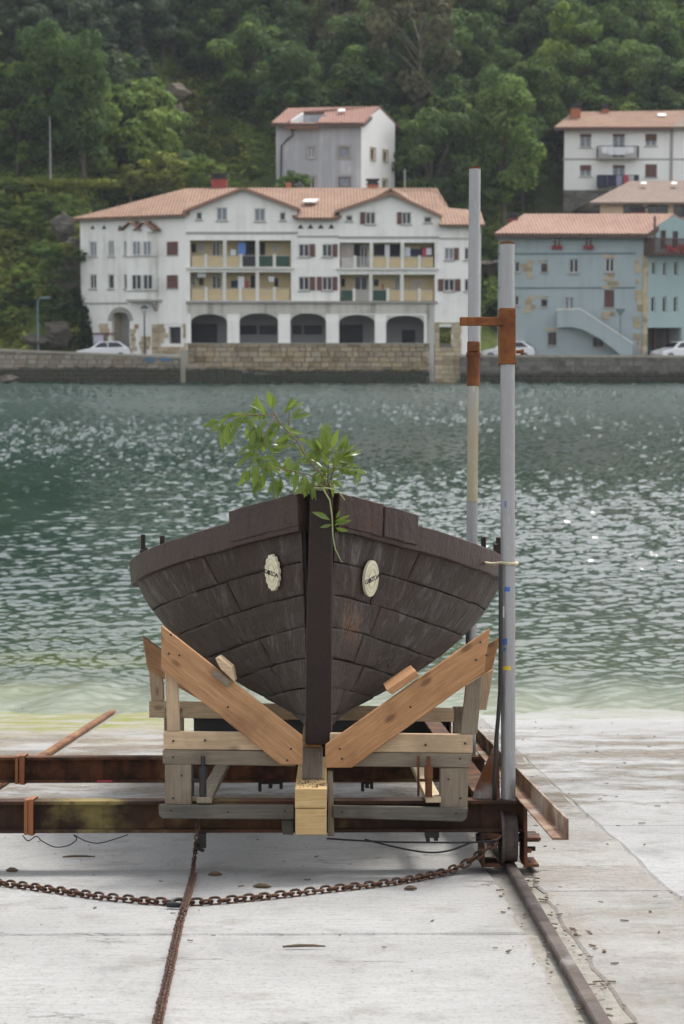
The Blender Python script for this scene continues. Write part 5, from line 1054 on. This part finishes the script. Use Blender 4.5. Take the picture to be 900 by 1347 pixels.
# side face with slits, jetty and porch
wl6 = [((862-4, 343, 862+1, 362), dict(mull=0)), ((872.5, 344, 877, 363), dict(mull=0)), ((887, 343, 892, 363), dict(mull=0)), ((857, 390, 862, 411), dict(mull=0)), ((872, 390, 877, 411), dict(mull=0)), ((886.5, 390, 891.5, 411), dict(mull=0)), ((850, 348, 852.5, 358), dict(mull=0)), ((850, 398, 852, 404), dict(mull=0))]
apx = f6.ab(886, 283); wl6 += [((869, 303, 876, 327), dict(frame=m_brownf)), ((885, 304, 892, 327), dict(frame=m_brownf))]
porch = f6.rect((852, 431, 896, 470)); 
H6 = [f6.rect(r) for r, k in wl6]+[porch]
f6.wall(m_blue2, [(0, f6.ab(847, 306)[1]), apx, (f6.len*.98, f6.ab(945, 320)[1])], 1.2, H6, .3)
for h, (r, k) in zip(H6, wl6): f6.window(h, sill=False, **k)
mb = MB(); a0, a1, z0, z1 = porch; D6 = 3.5
mb.add([f6.W(a0, z0, D6), f6.W(a1, z0, D6), f6.W(a1, z1, D6), f6.W(a0, z1, D6)], [(0, 1, 2, 3)])
for p, r_ in (((a0, z0), (a0, z1)), ((a0, z1), (a1, z1)), ((a1, z1), (a1, z0))): mb.add([f6.W(*p, .31), f6.W(*r_, .31), f6.W(*r_, D6), f6.W(*p, D6)], [(0, 1, 2, 3)])
he.part('porch_recess', mb, m_inner)
for x in (861, 880): a = f6.ab(x, 450, 1.5)[0]; he.part('porch_post', f6.box(MB(), a-.12, a+.12, z0, z1, 1.4, 1.64), m_shut)
bz0, bz1 = f6.ab(870, 333)[1], f6.ab(870, 314)[1]; ba0, ba1 = f6.ab(848, 330)[0]-.1, f6.ab(930, 330)[0]
bl = he.part('balcony', f6.box(MB(), ba0, ba1, bz0-.2, bz0, -1.2, -.01), m_eave)
bb = MB(); n = 40
for k in range(n): a = ba0+(ba1-ba0)*k/(n-1); f6.box(bb, a-.03, a+.03, bz0, bz1-.1, -1.18, -1.12)
f6.box(bb, ba0, ba1, bz1-.1, bz1, -1.2, -1.1); f6.box(bb, ba0, ba0+.12, bz0, bz1+1.6, -1.2, -1.08); f6.box(bb, ba0, ba0+.06, bz0, bz1, -1.08, -.02)
he.part('railing', bb, m_eave, bl)
fb_ = MB()
for k in range(90): a = random.uniform(f6.ab(861, 330)[0], ba1); z = random.uniform(bz0+.05, bz0+.55); s_ = random.uniform(.05, .11); f6.box(fb_, a-s_, a+s_, z-s_, z+s_, -1.36-random.uniform(-.05, .08), -1.22)
he.part('geraniums', fb_, m_geran, bl, kind='stuff')
eL, eR = at(f5, 650, 306.5, -.9), at(f5, 852, 307, -.9); rl = P(690, 281, 156.5); rr_ = P(887, 281, 152.6)
sloped(he, 'roof', [eL, eR, rr_, rl], .24, m_tile_p); sloped(he, 'roof', [eL, rl, rl+Vector((.3, 1, 0)), eL+Vector((1, 10, 0))], .24, m_tile_p)
e3 = P(950, 318, 152.4); sloped(he, 'roof', [rr_, e3, e3+Vector((-6, 9, 0)), rl], .24, m_tile_p)
he.part('barge_board', MB().prism([eR+Vector((0, -.02, -.08)), rr_+Vector((0, -.02, -.08)), rr_+Vector((0, -.02, -.5)), eR+Vector((0, -.02, -.42))], (.05, .12, 0)), m_eave); he.part('barge_board', MB().prism([rr_+Vector((0, -.02, -.08)), e3+Vector((0, -.02, -.08)), e3+Vector((0, -.02, -.5)), rr_+Vector((0, -.02, -.5))], (.05, .12, 0)), m_eave)
he.part('eave_board', MB().prism([eL+Vector((0, .05, -.08)), eR+Vector((0, .05, -.08)), eR+Vector((0, .05, -.34)), eL+Vector((0, .05, -.34))], (0, .1, 0)), m_eave)
chimney(he, 670, 280, 681, 294, 154.5, m_redch, True, .9); chimney(he, 830, 272, 850, 283, 154.4, m_brick, True, .9)

# ------------------------------------------------------------------ cars, lamps and signs on the far quay
def car(label, px, Y, yaw, group='cars parked on the far quay', z=1.62):
    p = P(px, 460, Y); p.z = z; t = Thing('parked_car', label, 'car', p, False, group); b = t.base
    T = lambda x, y, zz: (b.x+x, b.y+y, b.z+zz)
    low = [(-2.0, .28), (2.0, .28), (2.02, .55), (1.95, .72), (1.0, .92), (.95, .93), (-1.85, .97), (-2.0, .8), (-2.03, .5)]
    mb = MB(); n = len(low); vs = []
    for y, s in ((-.84, .97), (-.78, 1), (.78, 1), (.84, .97)): vs += [T(x*s, y, .25+(zz-.25)*(1 if abs(y) < .8 else .96)) for x, zz in low]
    fs = [tuple(range(n)), tuple(range(3*n, 4*n))]+[(k*n+i, k*n+(i+1)%n, (k+1)*n+(i+1)%n, (k+1)*n+i) for k in range(3) for i in range(n)]
    t.part('body', mb.add(vs, fs), m_carw, bevel=.02)
    cab = [(1.0, .93, .76), (.35, 1.40, .6), (-1.15, 1.44, .6), (-1.85, .97, .74)]
    vs = [T(x, -w, zz) for x, zz, w in cab]+[T(x, w, zz) for x, zz, w in cab]
    t.part('cabin', MB().add(vs, [(0, 1, 2, 3), (4, 5, 6, 7), (0, 1, 5, 4), (1, 2, 6, 5), (2, 3, 7, 6)]), m_carw)
    for sd in (-1, 1):
        q = lambda x, zz, k: T(x, sd*(.765-(zz-.93)*.34+.012), zz)
        t.part('side_window', MB().add([q(.72, .98, 0), q(.28, 1.33, 0), q(-.25, 1.36, 0), q(-.25, .98, 0)], [(0, 1, 2, 3)]), m_glass); t.part('side_window', MB().add([q(-.33, .98, 0), q(-.33, 1.36, 0), q(-1.05, 1.37, 0), q(-1.5, 1.02, 0)], [(0, 1, 2, 3)]), m_glass)
        t.part('headlight', MB().box(b.x+1.86, b.x+2.03, b.y+sd*.62-.14, b.y+sd*.62+.14, b.z+.6, b.z+.74), m_head); t.part('rear_light', MB().box(b.x-2.05, b.x-1.9, b.y+sd*.68-.09, b.y+sd*.68+.09, b.z+.7, b.z+.9), m_redl2)
        for x in (-1.25, 1.3):
            w = t.part('wheel', MB().tube([T(x, sd*.70, .30), T(x, sd*.86, .30)], .30, 20), m_tyre); t.part('rim', MB().tube([T(x, sd*.855, .30), T(x, sd*.872, .30)], .18, 12), m_rim, w)
    t.part('windscreen', MB().add([T(.93, -.66, 1.0), T(.93, .66, 1.0), T(.44, .56, 1.36), T(.44, -.56, 1.36)], [(0, 1, 2, 3)]), m_glass).location = (.03, 0, .012)
    t.part('rear_window', MB().add([T(-1.74, -.62, 1.06), T(-1.74, .62, 1.06), T(-1.27, .55, 1.40), T(-1.27, -.55, 1.40)], [(0, 1, 2, 3)]), m_glass).location = (-.03, 0, .012)
    t.part('bumper', MB().box(b.x+1.95, b.x+2.08, b.y-.75, b.y+.75, b.z+.3, b.z+.48), m_trim)
    t.o.rotation_euler.z = R(yaw); return t
car('white parked car half hidden behind the upright pipes', 669, 151.0, 172); car('white parked car in front of the porch of the blue house', 893, 149.8, 205); car('white parked car by the arched doorway of the white house', 136, 151.6, 190)
sgn = P(131, 452, 152.2); sb = Thing('notice_board', 'pale lilac notice board standing behind the leftmost parked car', 'notice board', (sgn.x, 152.2, 1.65)); q0, q1 = P(123, 454, 152.2), P(136, 440, 152.2)
sb.part('board', MB().box(q0.x, q1.x, 152.2, 152.26, q0.z, q1.z), plain('lilac_board', (.5, .47, .55), .6, .1, 1)); sb.part('board_top', MB().box(q0.x-.06, q1.x+1.0, 152.1, 152.4, q1.z+.004, q1.z+.12), m_shut)
for x in (q0.x+.1, q1.x-.1): sb.part('leg', MB().box(x-.04, x+.04, 152.262, 152.34, 1.5, q0.z+.3), m_metal)
def lamp(name, label, px, ytop, Y, kind, m, ybot=466, arm=0):
    p = P(px, ybot, Y); tp = P(px, ytop, Y); t = Thing(name, label, 'street lamp' if kind != 'pole' else 'pole', (p.x, Y, p.z), False, 'street lamps on the far quay' if kind != 'pole' else None)
    t.part('post', MB().tube([p, Vector((p.x, Y, tp.z-.3))], [.07, .05], 8), m)
    if kind == 'globe': t.part('lantern', MB().tube([(p.x, Y, tp.z-.55), (p.x, Y, tp.z-.35), (p.x, Y, tp.z-.1)], [.1, .22, .26], 8), m_lampglass); t.part('lantern_cap', MB().tube([(p.x, Y, tp.z-.098), (p.x, Y, tp.z+.05), (p.x, Y, tp.z+.16)], [.32, .2, .04], 8), m)
    elif kind == 'tee': t.part('lamp_head', MB().box(p.x-.32, p.x+.32, Y-.2, Y+.2, tp.z-.06, tp.z+.06).prism([(p.x-.3, Y-.1, tp.z-.07), (p.x+.3, Y-.1, tp.z-.07), (p.x+.06, Y-.1, tp.z-.5), (p.x-.06, Y-.1, tp.z-.5)], (0, .2, 0)), m)
    elif kind == 'arm': t.part('lamp_arm', MB().tube([(p.x, Y, tp.z-.35), (p.x+.2, Y, tp.z-.05), (p.x+.75, Y, tp.z)], .045, 8), m); t.part('lamp_head', MB().box(p.x+.35, p.x+.95, Y-.14, Y+.14, tp.z-.1, tp.z+.03), m)
    else: t.part('pole_cap', MB().tube([(p.x, Y, tp.z-.3), (p.x, Y, tp.z)], [.05, .04], 8), m)
lamp('street_lamp', 'dark lantern lamp post in front of the long white house', 190.5, 404, 149.3, 'globe', m_metal); lamp('street_lamp', 'slim blue grey lamp post in front of the blue house', 815.5, 407, 148.6, 'tee', m_bluepost); lamp('street_lamp', 'blue grey lamp post with a short arm among the shrubs at far left', 50.5, 391, 150.6, 'arm', m_bluepost, 462)
lamp('utility_pole', 'pale pole standing on the terrace among trees at upper left', 67, 152, 169, 'pole', m_palepole, 246); lamp('utility_pole', 'thin pole beside the grey house', 532.5, 222, 170, 'pole', m_palepole, 275)

# ------------------------------------------------------------------ rocks, hedge, shrubs and trees
def rock(label, px, py, Y, sx, sy, sz, seed, name='boulder', group=None):
    r = random.Random(seed); bm = bmesh.new(); bmesh.ops.create_icosphere(bm, subdivisions=4, radius=1)
    ds = [(Vector((r.gauss(0, 1), r.gauss(0, 1), r.gauss(0, 1))).normalized(), r.uniform(.5, .97)) for _ in range(22)]
    for v in bm.verts:
        for d, k in ds:
            e = v.co.dot(d)-k
            if e > 0: v.co -= d*e
        v.co *= 1+.10*math.sin(5*v.co.x+seed)*math.sin(4*v.co.z+2*v.co.y)+.06*math.sin(11*v.co.z+seed+3*v.co.x)*math.sin(9*v.co.y-4*v.co.x)+.03*math.sin(23*v.co.z+9*v.co.x); v.co = Vector((v.co.x*sx, v.co.y*sy, v.co.z*sz))
    me = bpy.data.meshes.new(name); bm.to_mesh(me); bm.free(); me.materials.append(m_rock)
    o = bpy.data.objects.new(name, me); COL.objects.link(o); o.location = P(px, py, Y); o.rotation_euler.z = r.uniform(-.3, .3); props(o, label, 'rock', group)
rock('dark rock face standing against the left end of the white house', 90, 378, 155.0, 1.7, 1.6, 2.6, 3)
rock('pale rock high beside the left corner of the white house roof', 100, 336, 156.8, 1.5, 1.4, 1.9, 8); rock('pale boulder near the lamp post at the foot of the slope', 78, 436, 151.6, 1.25, 1.0, 1.3, 5)
rock('low rock ledge on the quay at far left', 48, 449, 151.0, 1.5, .8, .55, 12); 
rock('grey rock just above the left end of the white house', 82, 300, 160, 1.2, 1, 1.3, 23); rock('mossy rock at the water edge at far left', 8, 500, 147.2, 1.0, .6, .5, 29); rock('pale rock in the gap left of the blue house', 648, 352, 161.5, 1.3, 1, .9, 31)
def leafset(centres, radii, n, size, tint, r, up=.3):
    """n leaf quads spread over lumpy clumps; returns verts (n*4,3), tint per vertex"""
    k = r.integers(0, len(centres), n); c = centres[k]; rad = radii[k]
    d = r.normal(size=(n, 3)); d /= np.linalg.norm(d, axis=1)[:, None]; rr = rad*(.55+.5*r.random(n)**.6)
    p = c+d*rr[:, None]*np.array([1, 1, .72])
    nrm = d+r.normal(0, .55, (n, 3))+np.array([0, 0, up]); nrm /= np.linalg.norm(nrm, axis=1)[:, None]
    t = np.cross(nrm, r.normal(size=(n, 3))); t /= np.linalg.norm(t, axis=1)[:, None]; b = np.cross(nrm, t)
    s = size*(.6+.8*r.random(n)); l = (t*s[:, None]); w = b*(s*.55)[:, None]
    v = np.stack([p-l, p-w*.9+l*.1, p+l, p+w*.9+l*.1], 1).reshape(-1, 3); return v, np.repeat(np.clip(tint[k]+r.normal(0, .1, n), 0, 1), 4)
def leafmesh_(name, v, tint, mat):
    n = len(v)//4; me = bpy.data.meshes.new(name); me.vertices.add(len(v)); me.vertices.foreach_set('co', v.ravel()); me.loops.add(n*4); me.loops.foreach_set('vertex_index', np.arange(n*4, dtype=np.int32))
    me.polygons.add(n); me.polygons.foreach_set('loop_start', np.arange(0, n*4, 4, dtype=np.int32)); me.update(calc_edges=True)
    a = me.attributes.new('tint', 'FLOAT', 'POINT'); a.data.foreach_set('value', tint.astype(np.float32)); me.materials.append(mat); return me
def proto(kind, seed):
    r = np.random.default_rng(seed); rr = random.Random(seed); tk = MB()
    if kind == 'pine':
        H = 11; cs = []; rs = []
        tk.tube([(0, 0, -1.5), (.1, 0, 3), (.2, .1, 7), (.1, .1, 10.3)], [.26, .22, .15, .05], 6)
        for k in range(26):
            z = 4.2+6.4*(k/25)**.85; q = (1.1-.75*(z-4.2)/6.4)*2.5*rr.uniform(.55, 1.1); a = rr.uniform(0, 6.28); e = Vector((q*math.cos(a), q*math.sin(a), z+.2))
            tk.tube([(.15, .05, z-.4), e], [.06, .02], 4); cs += [e, e*.62+Vector((.05, 0, z*.38))]; rs += [rr.uniform(.6, 1.0), rr.uniform(.5, .8)]
        n, sz = 5200, .2
    elif kind in ('sparse',):
        H = 11; cs = []; rs = []; tk.tube([(0, 0, -1.5), (.15, 0, 3), (-.1, .1, 6), (.1, 0, 9.5)], [.2, .15, .1, .03], 6)
        for k in range(34):
            z = 2.6+8*(k/33); q = rr.uniform(.8, 3.3)*(1 if z < 7 else max(.25, (11.4-z)/4.4)); a = rr.uniform(0, 6.28); e = Vector((q*math.cos(a), q*math.sin(a), z+rr.uniform(.3, 1.2)))
            tk.tube([(0, 0, z-.8), e*.5+Vector((0, 0, z*.5)), e], [.045, .03, .01], 4); cs.append(e); rs.append(rr.uniform(.5, 1.0))
        n, sz = 4200, .2
    else:
        H, Rr = {'round': (9, 3.2), 'wide': (8, 3.8), 'tall': (11.5, 2.5)}[kind]; cs = []; rs = []
        tk.tube([(0, 0, -1.5), (.1, .05, 2), (.0, .1, 4.5), (.1, 0, H*.8)], [.25, .2, .13, .04], 6); zc = H*.58
        for k in range(46):
            d = Vector((rr.gauss(0, 1), rr.gauss(0, 1), rr.gauss(.25, 1))).normalized(); f = rr.uniform(.45, 1.0)
            e = Vector((d.x*Rr*f, d.y*Rr*f, zc+d.z*H*.42*f)); cs.append(e); rs.append(rr.uniform(.55, 1.15))
            if k % 4 == 0: tk.tube([(.05, .05, rr.uniform(2, 4)), e*.5+Vector((0, 0, 2)), e], [.08, .05, .015], 4)
        n, sz = 6000, .21
    cs = np.array([tuple(c) for c in cs]); rs = np.array(rs); tint = np.array([rr.random() for _ in rs])
    v, tt = leafset(cs, rs, n, sz, tint, r, .6 if kind != 'pine' else .2)
    return (v, tt), tk
m_l = {'pine': leafmat('pine_needles', (.03, .049, .031), (.105, .135, .075), .25), 'dark': leafmat('dark_leaves', (.03, .06, .02), (.14, .21, .058), .35), 'mid': leafmat('mid_leaves', (.042, .086, .022), (.20, .29, .065), .4),
       'bright': leafmat('bright_leaves', (.075, .13, .025), (.28, .36, .07), .4), 'fuzzy': leafmat('soft_leaves', (.052, .10, .037), (.18, .26, .10), .3), 'olive': leafmat('olive_leaves', (.075, .078, .035), (.19, .175, .08), .22), 'lime': leafmat('lime_leaves', (.12, .145, .025), (.33, .35, .075), .25), 'ivy': leafmat('ivy_leaves', (.01, .022, .008), (.028, .05, .014), .1)}
protos = {}
def getproto(kind, mk, i):
    key = (kind, mk, i)
    if key not in protos:
        (v, tt), tk = getproto.geo.setdefault((kind, i), None) or getproto.geo.__setitem__((kind, i), proto(kind, hash((len(kind), ord(kind[0]), i)) % 9999)) or getproto.geo[(kind, i)]
        protos[key] = (leafmesh_('crown', v, tt, m_l[mk]), tk.data('trunk', m_palebark if mk in ('olive',) else m_bark))
    return protos[key]
getproto.geo = {}
def plant(name, label, cat, loc, kind, mk, i, s, group, sz=1.0):
    cm, tm = getproto(kind, mk, i); o = bpy.data.objects.new(name, None); COL.objects.link(o); o.location = loc; o.rotation_euler.z = random.uniform(0, 6.28); o.scale = (s, s, s*sz); o.empty_display_size = .3; props(o, label, cat, group)
    c = bpy.data.objects.new('crown', cm); t = bpy.data.objects.new('trunk' if cat == 'tree' else 'stems', tm)
    for q in (c, t): COL.objects.link(q); q.parent = o
    return o
def hit(px, py, y0=150.0):
    d = ray(px, py); y = y0
    while y < 329:
        p = EYE+d*(y/d.y)
        if p.z <= float(terr(p.x, p.y)): return p
        y += .5
    return None
random.seed(31)
m_rock_keep = m_rock; m_rock = plain('bare_rock', (.27, .23, .18), .95, .6, 1.2, .12)
for lab, px, py, sx, sz, sd in (('brown rock outcrop in the middle of the hillside', 236, 156, 1.2, 1.9, 15), ('small pale rock below the brown outcrop', 224, 178, .8, .9, 19), ('reddish bank of bare rock above the brown outcrop', 232, 122, 1.7, 1.0, 41)):
    q = hit(px, py+6); rock(lab, px, py, q.y-.9, sx, 1.0, sz, sd)
m_rock = m_rock_keep
def inside(px, py, poly):
    c = False
    for (x0, y0), (x1, y1) in zip(poly, poly[1:]+poly[:1]):
        if (y0 > py) != (y1 > py) and px < (x1-x0)*(py-y0)/(y1-y0)+x0: c = not c
    return c
SPUR = [(196, 92), (250, 98), (300, 170), (345, 240), (270, 245), (215, 200)]
TREE = {'pine': ('pine_tree', 'dark green pine with a bare trunk in the upper left wood', 'pines of the upper left wood'), 'dark': ('broadleaf_tree', 'dense dark green broadleaf tree on the wooded hillside', 'dark trees on the hillside'), 'mid': ('broadleaf_tree', 'mid green broadleaf tree on the wooded hillside', 'mid green trees on the hillside'),
        'bright': ('broadleaf_tree', 'bright green broadleaf tree on the wooded hillside', 'bright green trees on the hillside'), 'olive': ('slender_tree', 'olive brown thinly leaved tree above the grey house', 'olive brown trees above the grey house'), 'fuzzy': ('broadleaf_tree', 'soft pale green tree to the left of the grey house', 'soft pale green trees left of the grey house')}
def blocked(x, y):
    return (-7 < x < 9.5 and 168 < y < 183) or (19 < x < 40 and 181 < y < 194) or (22.5 < x < 40 and 169 < y < 181) or (12.5 < x < 40 and y < 163) or (-23 < x < 14.5 and y < 166.5)
npl = 0
py = 312.0
while py > -30:
    px = -230+random.uniform(0, 30)
    while px < 1130:
        qx, qy = px+random.uniform(-15, 15), py+random.uniform(-9, 9); px += 48 if -40 < px < 940 else 90
        p = hit(qx, qy)
        if p is None or blocked(p.x, p.y): continue
        if p.y < 168.5 and qx < 160: continue
        cy = qy-75*180/p.y
        if inside(qx, cy+20, SPUR) or inside(qx, qy, SPUR): continue
        u = random.random()
        if qx < 215 and cy < 118: mk = 'pine' if u < .8 else 'dark'
        elif qx < 215: mk = 'bright' if u < .45 else ('mid' if u < .85 else 'dark')
        elif qx < 262 and cy < 150: mk = 'pine' if u < .6 else 'dark'
        elif qx < 370 and 75 < cy < 240: mk = 'fuzzy' if u < .7 else 'mid'
        elif 375 < qx < 600 and cy < 110: mk = 'olive' if u < .45 else ('dark' if u < .75 else 'mid')
        elif qx < 480: mk = 'dark' if u < .6 else 'mid'
        elif qx < 680: mk = 'dark' if u < .5 else ('mid' if u < .92 else 'bright')
        else: mk = 'mid' if u < .5 else ('dark' if u < .75 else 'bright')
        kind = 'pine' if mk == 'pine' else ('sparse' if mk == 'olive' else random.choice(('round', 'wide', 'tall', 'wide')))
        nm, lb, gr = TREE[mk]
        zone = 'left of the rocky spur' if qx < 200 else 'behind the grey house' if qx < 480 else 'between the two upper houses' if qx < 720 else 'above the upper right house'
        lev = 'high on the hill' if cy < 70 else 'low on the hill'
        if mk in ('dark', 'mid', 'bright'): lb = lb.replace('on the wooded hillside', zone+', '+lev); gr = gr+' '+zone+' '+lev
        elif mk == 'pine': lb += ', front row' if cy > 60 else ', upper row'; gr += ' front' if cy > 60 else ' upper'
        s = random.uniform(.62, 1.3)
        plant(nm, lb, 'tree', (p.x, p.y, p.z-.3), kind, mk, random.randrange(3), s, gr, random.uniform(.85, 1.15)); npl += 1
    py -= 25
# a few plants one can point at
def special(name, label, px, ybase, Y, kind, mk, i, s, sz=1, cat='tree'): q = P(px, ybase, Y); plant(name, label, cat, q, kind, mk, i, s, None, sz)
special('slender_tree', 'tall pale trunked tree rising between the grey house and the upper right house', 553, 232, 186, 'sparse', 'olive', 1, 1.5, 1.25); special('bush', 'leafy bush in front of the left corner of the grey house', 385, 268, 165, 'wide', 'mid', 1, .42, .8, 'bush')
special('bush', 'rounded lime green bush above the red chimney of the white house', 218, 262, 170, 'wide', 'lime', 2, .58, .85, 'bush'); special('bush', 'smaller lime bush left of the rounded lime bush', 172, 262, 169, 'round', 'lime', 0, .42, .8, 'bush'); special('bush', 'lime green bush behind the red chimney', 262, 258, 171, 'wide', 'bright', 1, .5, .85, 'bush')
# shrubs on the slope at left, in the gap between the houses, and on the spur
SH = {'bright': 'bright green shrub on the steep slope left of the white house', 'mid': 'mid green shrub on the steep slope left of the white house', 'lime': 'yellow green shrub on the steep slope left of the white house', 'dark': 'dark green shrub on the steep slope left of the white house'}
SG = {'bright': 'green shrub in the gap between the white and blue houses', 'mid': 'mid green shrub in the gap between the white and blue houses', 'lime': 'yellow green shrub in the gap between the white and blue houses', 'dark': 'dark shrub in the gap between the white and blue houses'}
SS = {'bright': 'low green shrub on the open spur above the white house', 'mid': 'low mid green shrub on the open spur above the white house', 'lime': 'low yellow green shrub on the open spur above the white house', 'dark': 'low dark shrub on the open spur above the white house'}
def scatter(x0, x1, y0, y1, n, mks, lab, smin, smax, g, cond=lambda x, y: True):
    k = 0; tries = 0
    while k < n and tries < n*20:
        tries += 1; qx, qy = random.uniform(x0, x1), random.uniform(y0, y1); p = hit(qx, qy)
        if p is None or not cond(qx, qy) or (g == 'shrubs of the spur' and abs(qx-232) < 17 and 105 < qy < 196): continue
        mk = random.choice(mks); plant('shrub', lab[mk], 'shrub', (p.x, p.y, p.z-.25), random.choice(('round', 'wide')), mk, random.randrange(3), random.uniform(smin, smax), g+' '+mk, random.uniform(.6, .9)); k += 1
scatter(-120, 98, 262, 458, 125, ('bright', 'lime', 'lime', 'mid', 'bright', 'bright'), SH, .16, .42, 'shrubs of the left slope', lambda x, y: not (62 < x < 110 and 330 < y < 455 and random.random() < .6) and not (30 < x < 70 and y > 420))
for x, y, mk, k in ((72, 330, 'mid', .3), (88, 318, 'lime', .22), (64, 352, 'bright', .3), (74, 385, 'dark', .34), (66, 410, 'mid', .36), (92, 352, 'dark', .2), (60, 380, 'lime', .26), (97, 430, 'dark', .24), (96, 405, 'dark', .26), (58, 440, 'bright', .22), (104, 322, 'mid', .18), (78, 452, 'mid', .16)):
    q = P(x, y+26, 153.1); plant('shrub', SH[mk], 'shrub', (q.x, 153.1-.4*(y > 380), q.z), random.choice(('round', 'wide')), mk, random.randrange(3), k, 'shrubs of the left slope '+mk, .8)
scatter(585, 664, 255, 440, 46, ('lime', 'mid', 'bright', 'dark', 'dark'), SG, .18, .34, 'shrubs between the houses'); scatter(200, 340, 95, 244, 110, ('lime', 'lime', 'bright', 'mid', 'bright'), SS, .1, .22, 'shrubs of the spur', lambda x, y: inside(x, y, SPUR))
# ivy hanging against the house corner, hedge along the terrace
def leafy(name, label, cat, boxes, n, size, mk, seed, kind=None):
    r = np.random.default_rng(seed); cs = []; rs = []
    for (x, y, z, rad) in boxes: cs.append((x, y, z)); rs.append(rad)
    cs = np.array(cs); rs = np.array(rs); b = cs.mean(0); v, tt = leafset(cs-b, rs, n, size, r.random(len(rs)), r, .3)
    o = bpy.data.objects.new(name, leafmesh_(name, v, tt, m_l[mk])); COL.objects.link(o); o.location = b; props(o, label, cat, None, kind)
pts = [tuple(P(x+random.uniform(-6, 6), y, 153.4+(450-y)*.012))+(random.uniform(.5, .8),) for x, y in [(98+i*1.2+(i % 3)*5, 385+i*4.6) for i in range(16)]]
leafy('ivy', 'dark ivy hanging at the left corner of the white house', 'ivy', pts, 7000, .13, 'ivy', 1)
leafy('hedge', 'clipped green hedge along the terrace edge at upper left', 'hedge', [tuple(P(x, 241+random.uniform(-1, 1), 166.8))+(random.uniform(.4, .6),) for x in range(-120, 152, 6)], 12000, .12, 'lime', 2)
# small plants in the arch window garden and undergrowth over the whole hill
sc_ = P(586, 444, 149.75); leafy('garden_bush', 'green bush glimpsed through the arched opening at the right corner of the white house', 'bush', [tuple(sc_+Vector((random.uniform(-.45, .45), random.uniform(0, .3), random.uniform(-.6, .3))))+(.3,) for _ in range(12)], 1200, .09, 'lime', 9)
nU = 120000; r = np.random.default_rng(77); X = r.uniform(-75, 75, nU*2); Y = 151+(r.random(nU*2)**1.5)*110
ok = (np.abs(X) < Y*.30) & ~((X > -23) & (X < 14.5) & (Y < 166.5)) & ~((X > 12.5) & (Y < 164.5)) & ~((X > -7) & (X < 9) & (Y > 168) & (Y < 183)) & ~((X > 20) & (Y > 169) & (Y < 194)); ok &= ~((X < -18) & (Y < 152.2))
X, Y = X[ok][:nU], Y[ok][:nU]; Z = terr(X, Y); n = len(X); lump = np.sin(X*1.3+2*np.sin(Y*.9))*np.sin(Y*1.1+X*.4)
p = np.stack([X, Y, Z+.05+.55*r.random(n)*(1+lump)], 1); nrm = r.normal(0, .6, (n, 3))+np.array([0, -.5, .9]); nrm /= np.linalg.norm(nrm, axis=1)[:, None]; tq = np.cross(nrm, r.normal(size=(n, 3))); tq /= np.linalg.norm(tq, axis=1)[:, None]; bq_ = np.cross(nrm, tq)
s = .16+.22*r.random(n); v = np.stack([p-tq*s[:, None], p-bq_*(s*.5)[:, None], p+tq*s[:, None], p+bq_*(s*.5)[:, None]], 1).reshape(-1, 3)
qx_ = 427+X/Y*F; qy_ = 430-(Z-4.15)/Y*F; tn = np.clip(.5+.35*lump+r.normal(0, .2, n), 0, 1)
open_ = np.array([inside(a, b, SPUR) for a, b in zip(qx_, qy_)]) | ((X < -19) & (Y < 168))
for nm_, mk_, sel in (('undergrowth', 'bright', ~open_), ('rough_grass', 'lime', open_)):
    o = bpy.data.objects.new(nm_, leafmesh_(nm_, v[np.repeat(sel, 4)], np.repeat(tn[sel], 4), m_l[mk_])); COL.objects.link(o); props(o, None, None, None, 'stuff')
hz = bpy.data.materials.new('haze_air'); hz.use_nodes = True; hz.node_tree.nodes.clear()
hv = hz.node_tree.nodes.new('ShaderNodeVolumePrincipled'); hv.inputs['Color'].default_value = (.86, .92, 1, 1); hv.inputs['Density'].default_value = .00015; hv.inputs['Anisotropy'].default_value = .2
ho = hz.node_tree.nodes.new('ShaderNodeOutputMaterial'); hz.node_tree.links.new(hv.outputs[0], ho.inputs['Volume'])
single('haze', MB().box(-310, 310, -60, 345, -8, 135), hz, kind='stuff')
print('trees', npl, 'objects', len(bpy.data.objects))
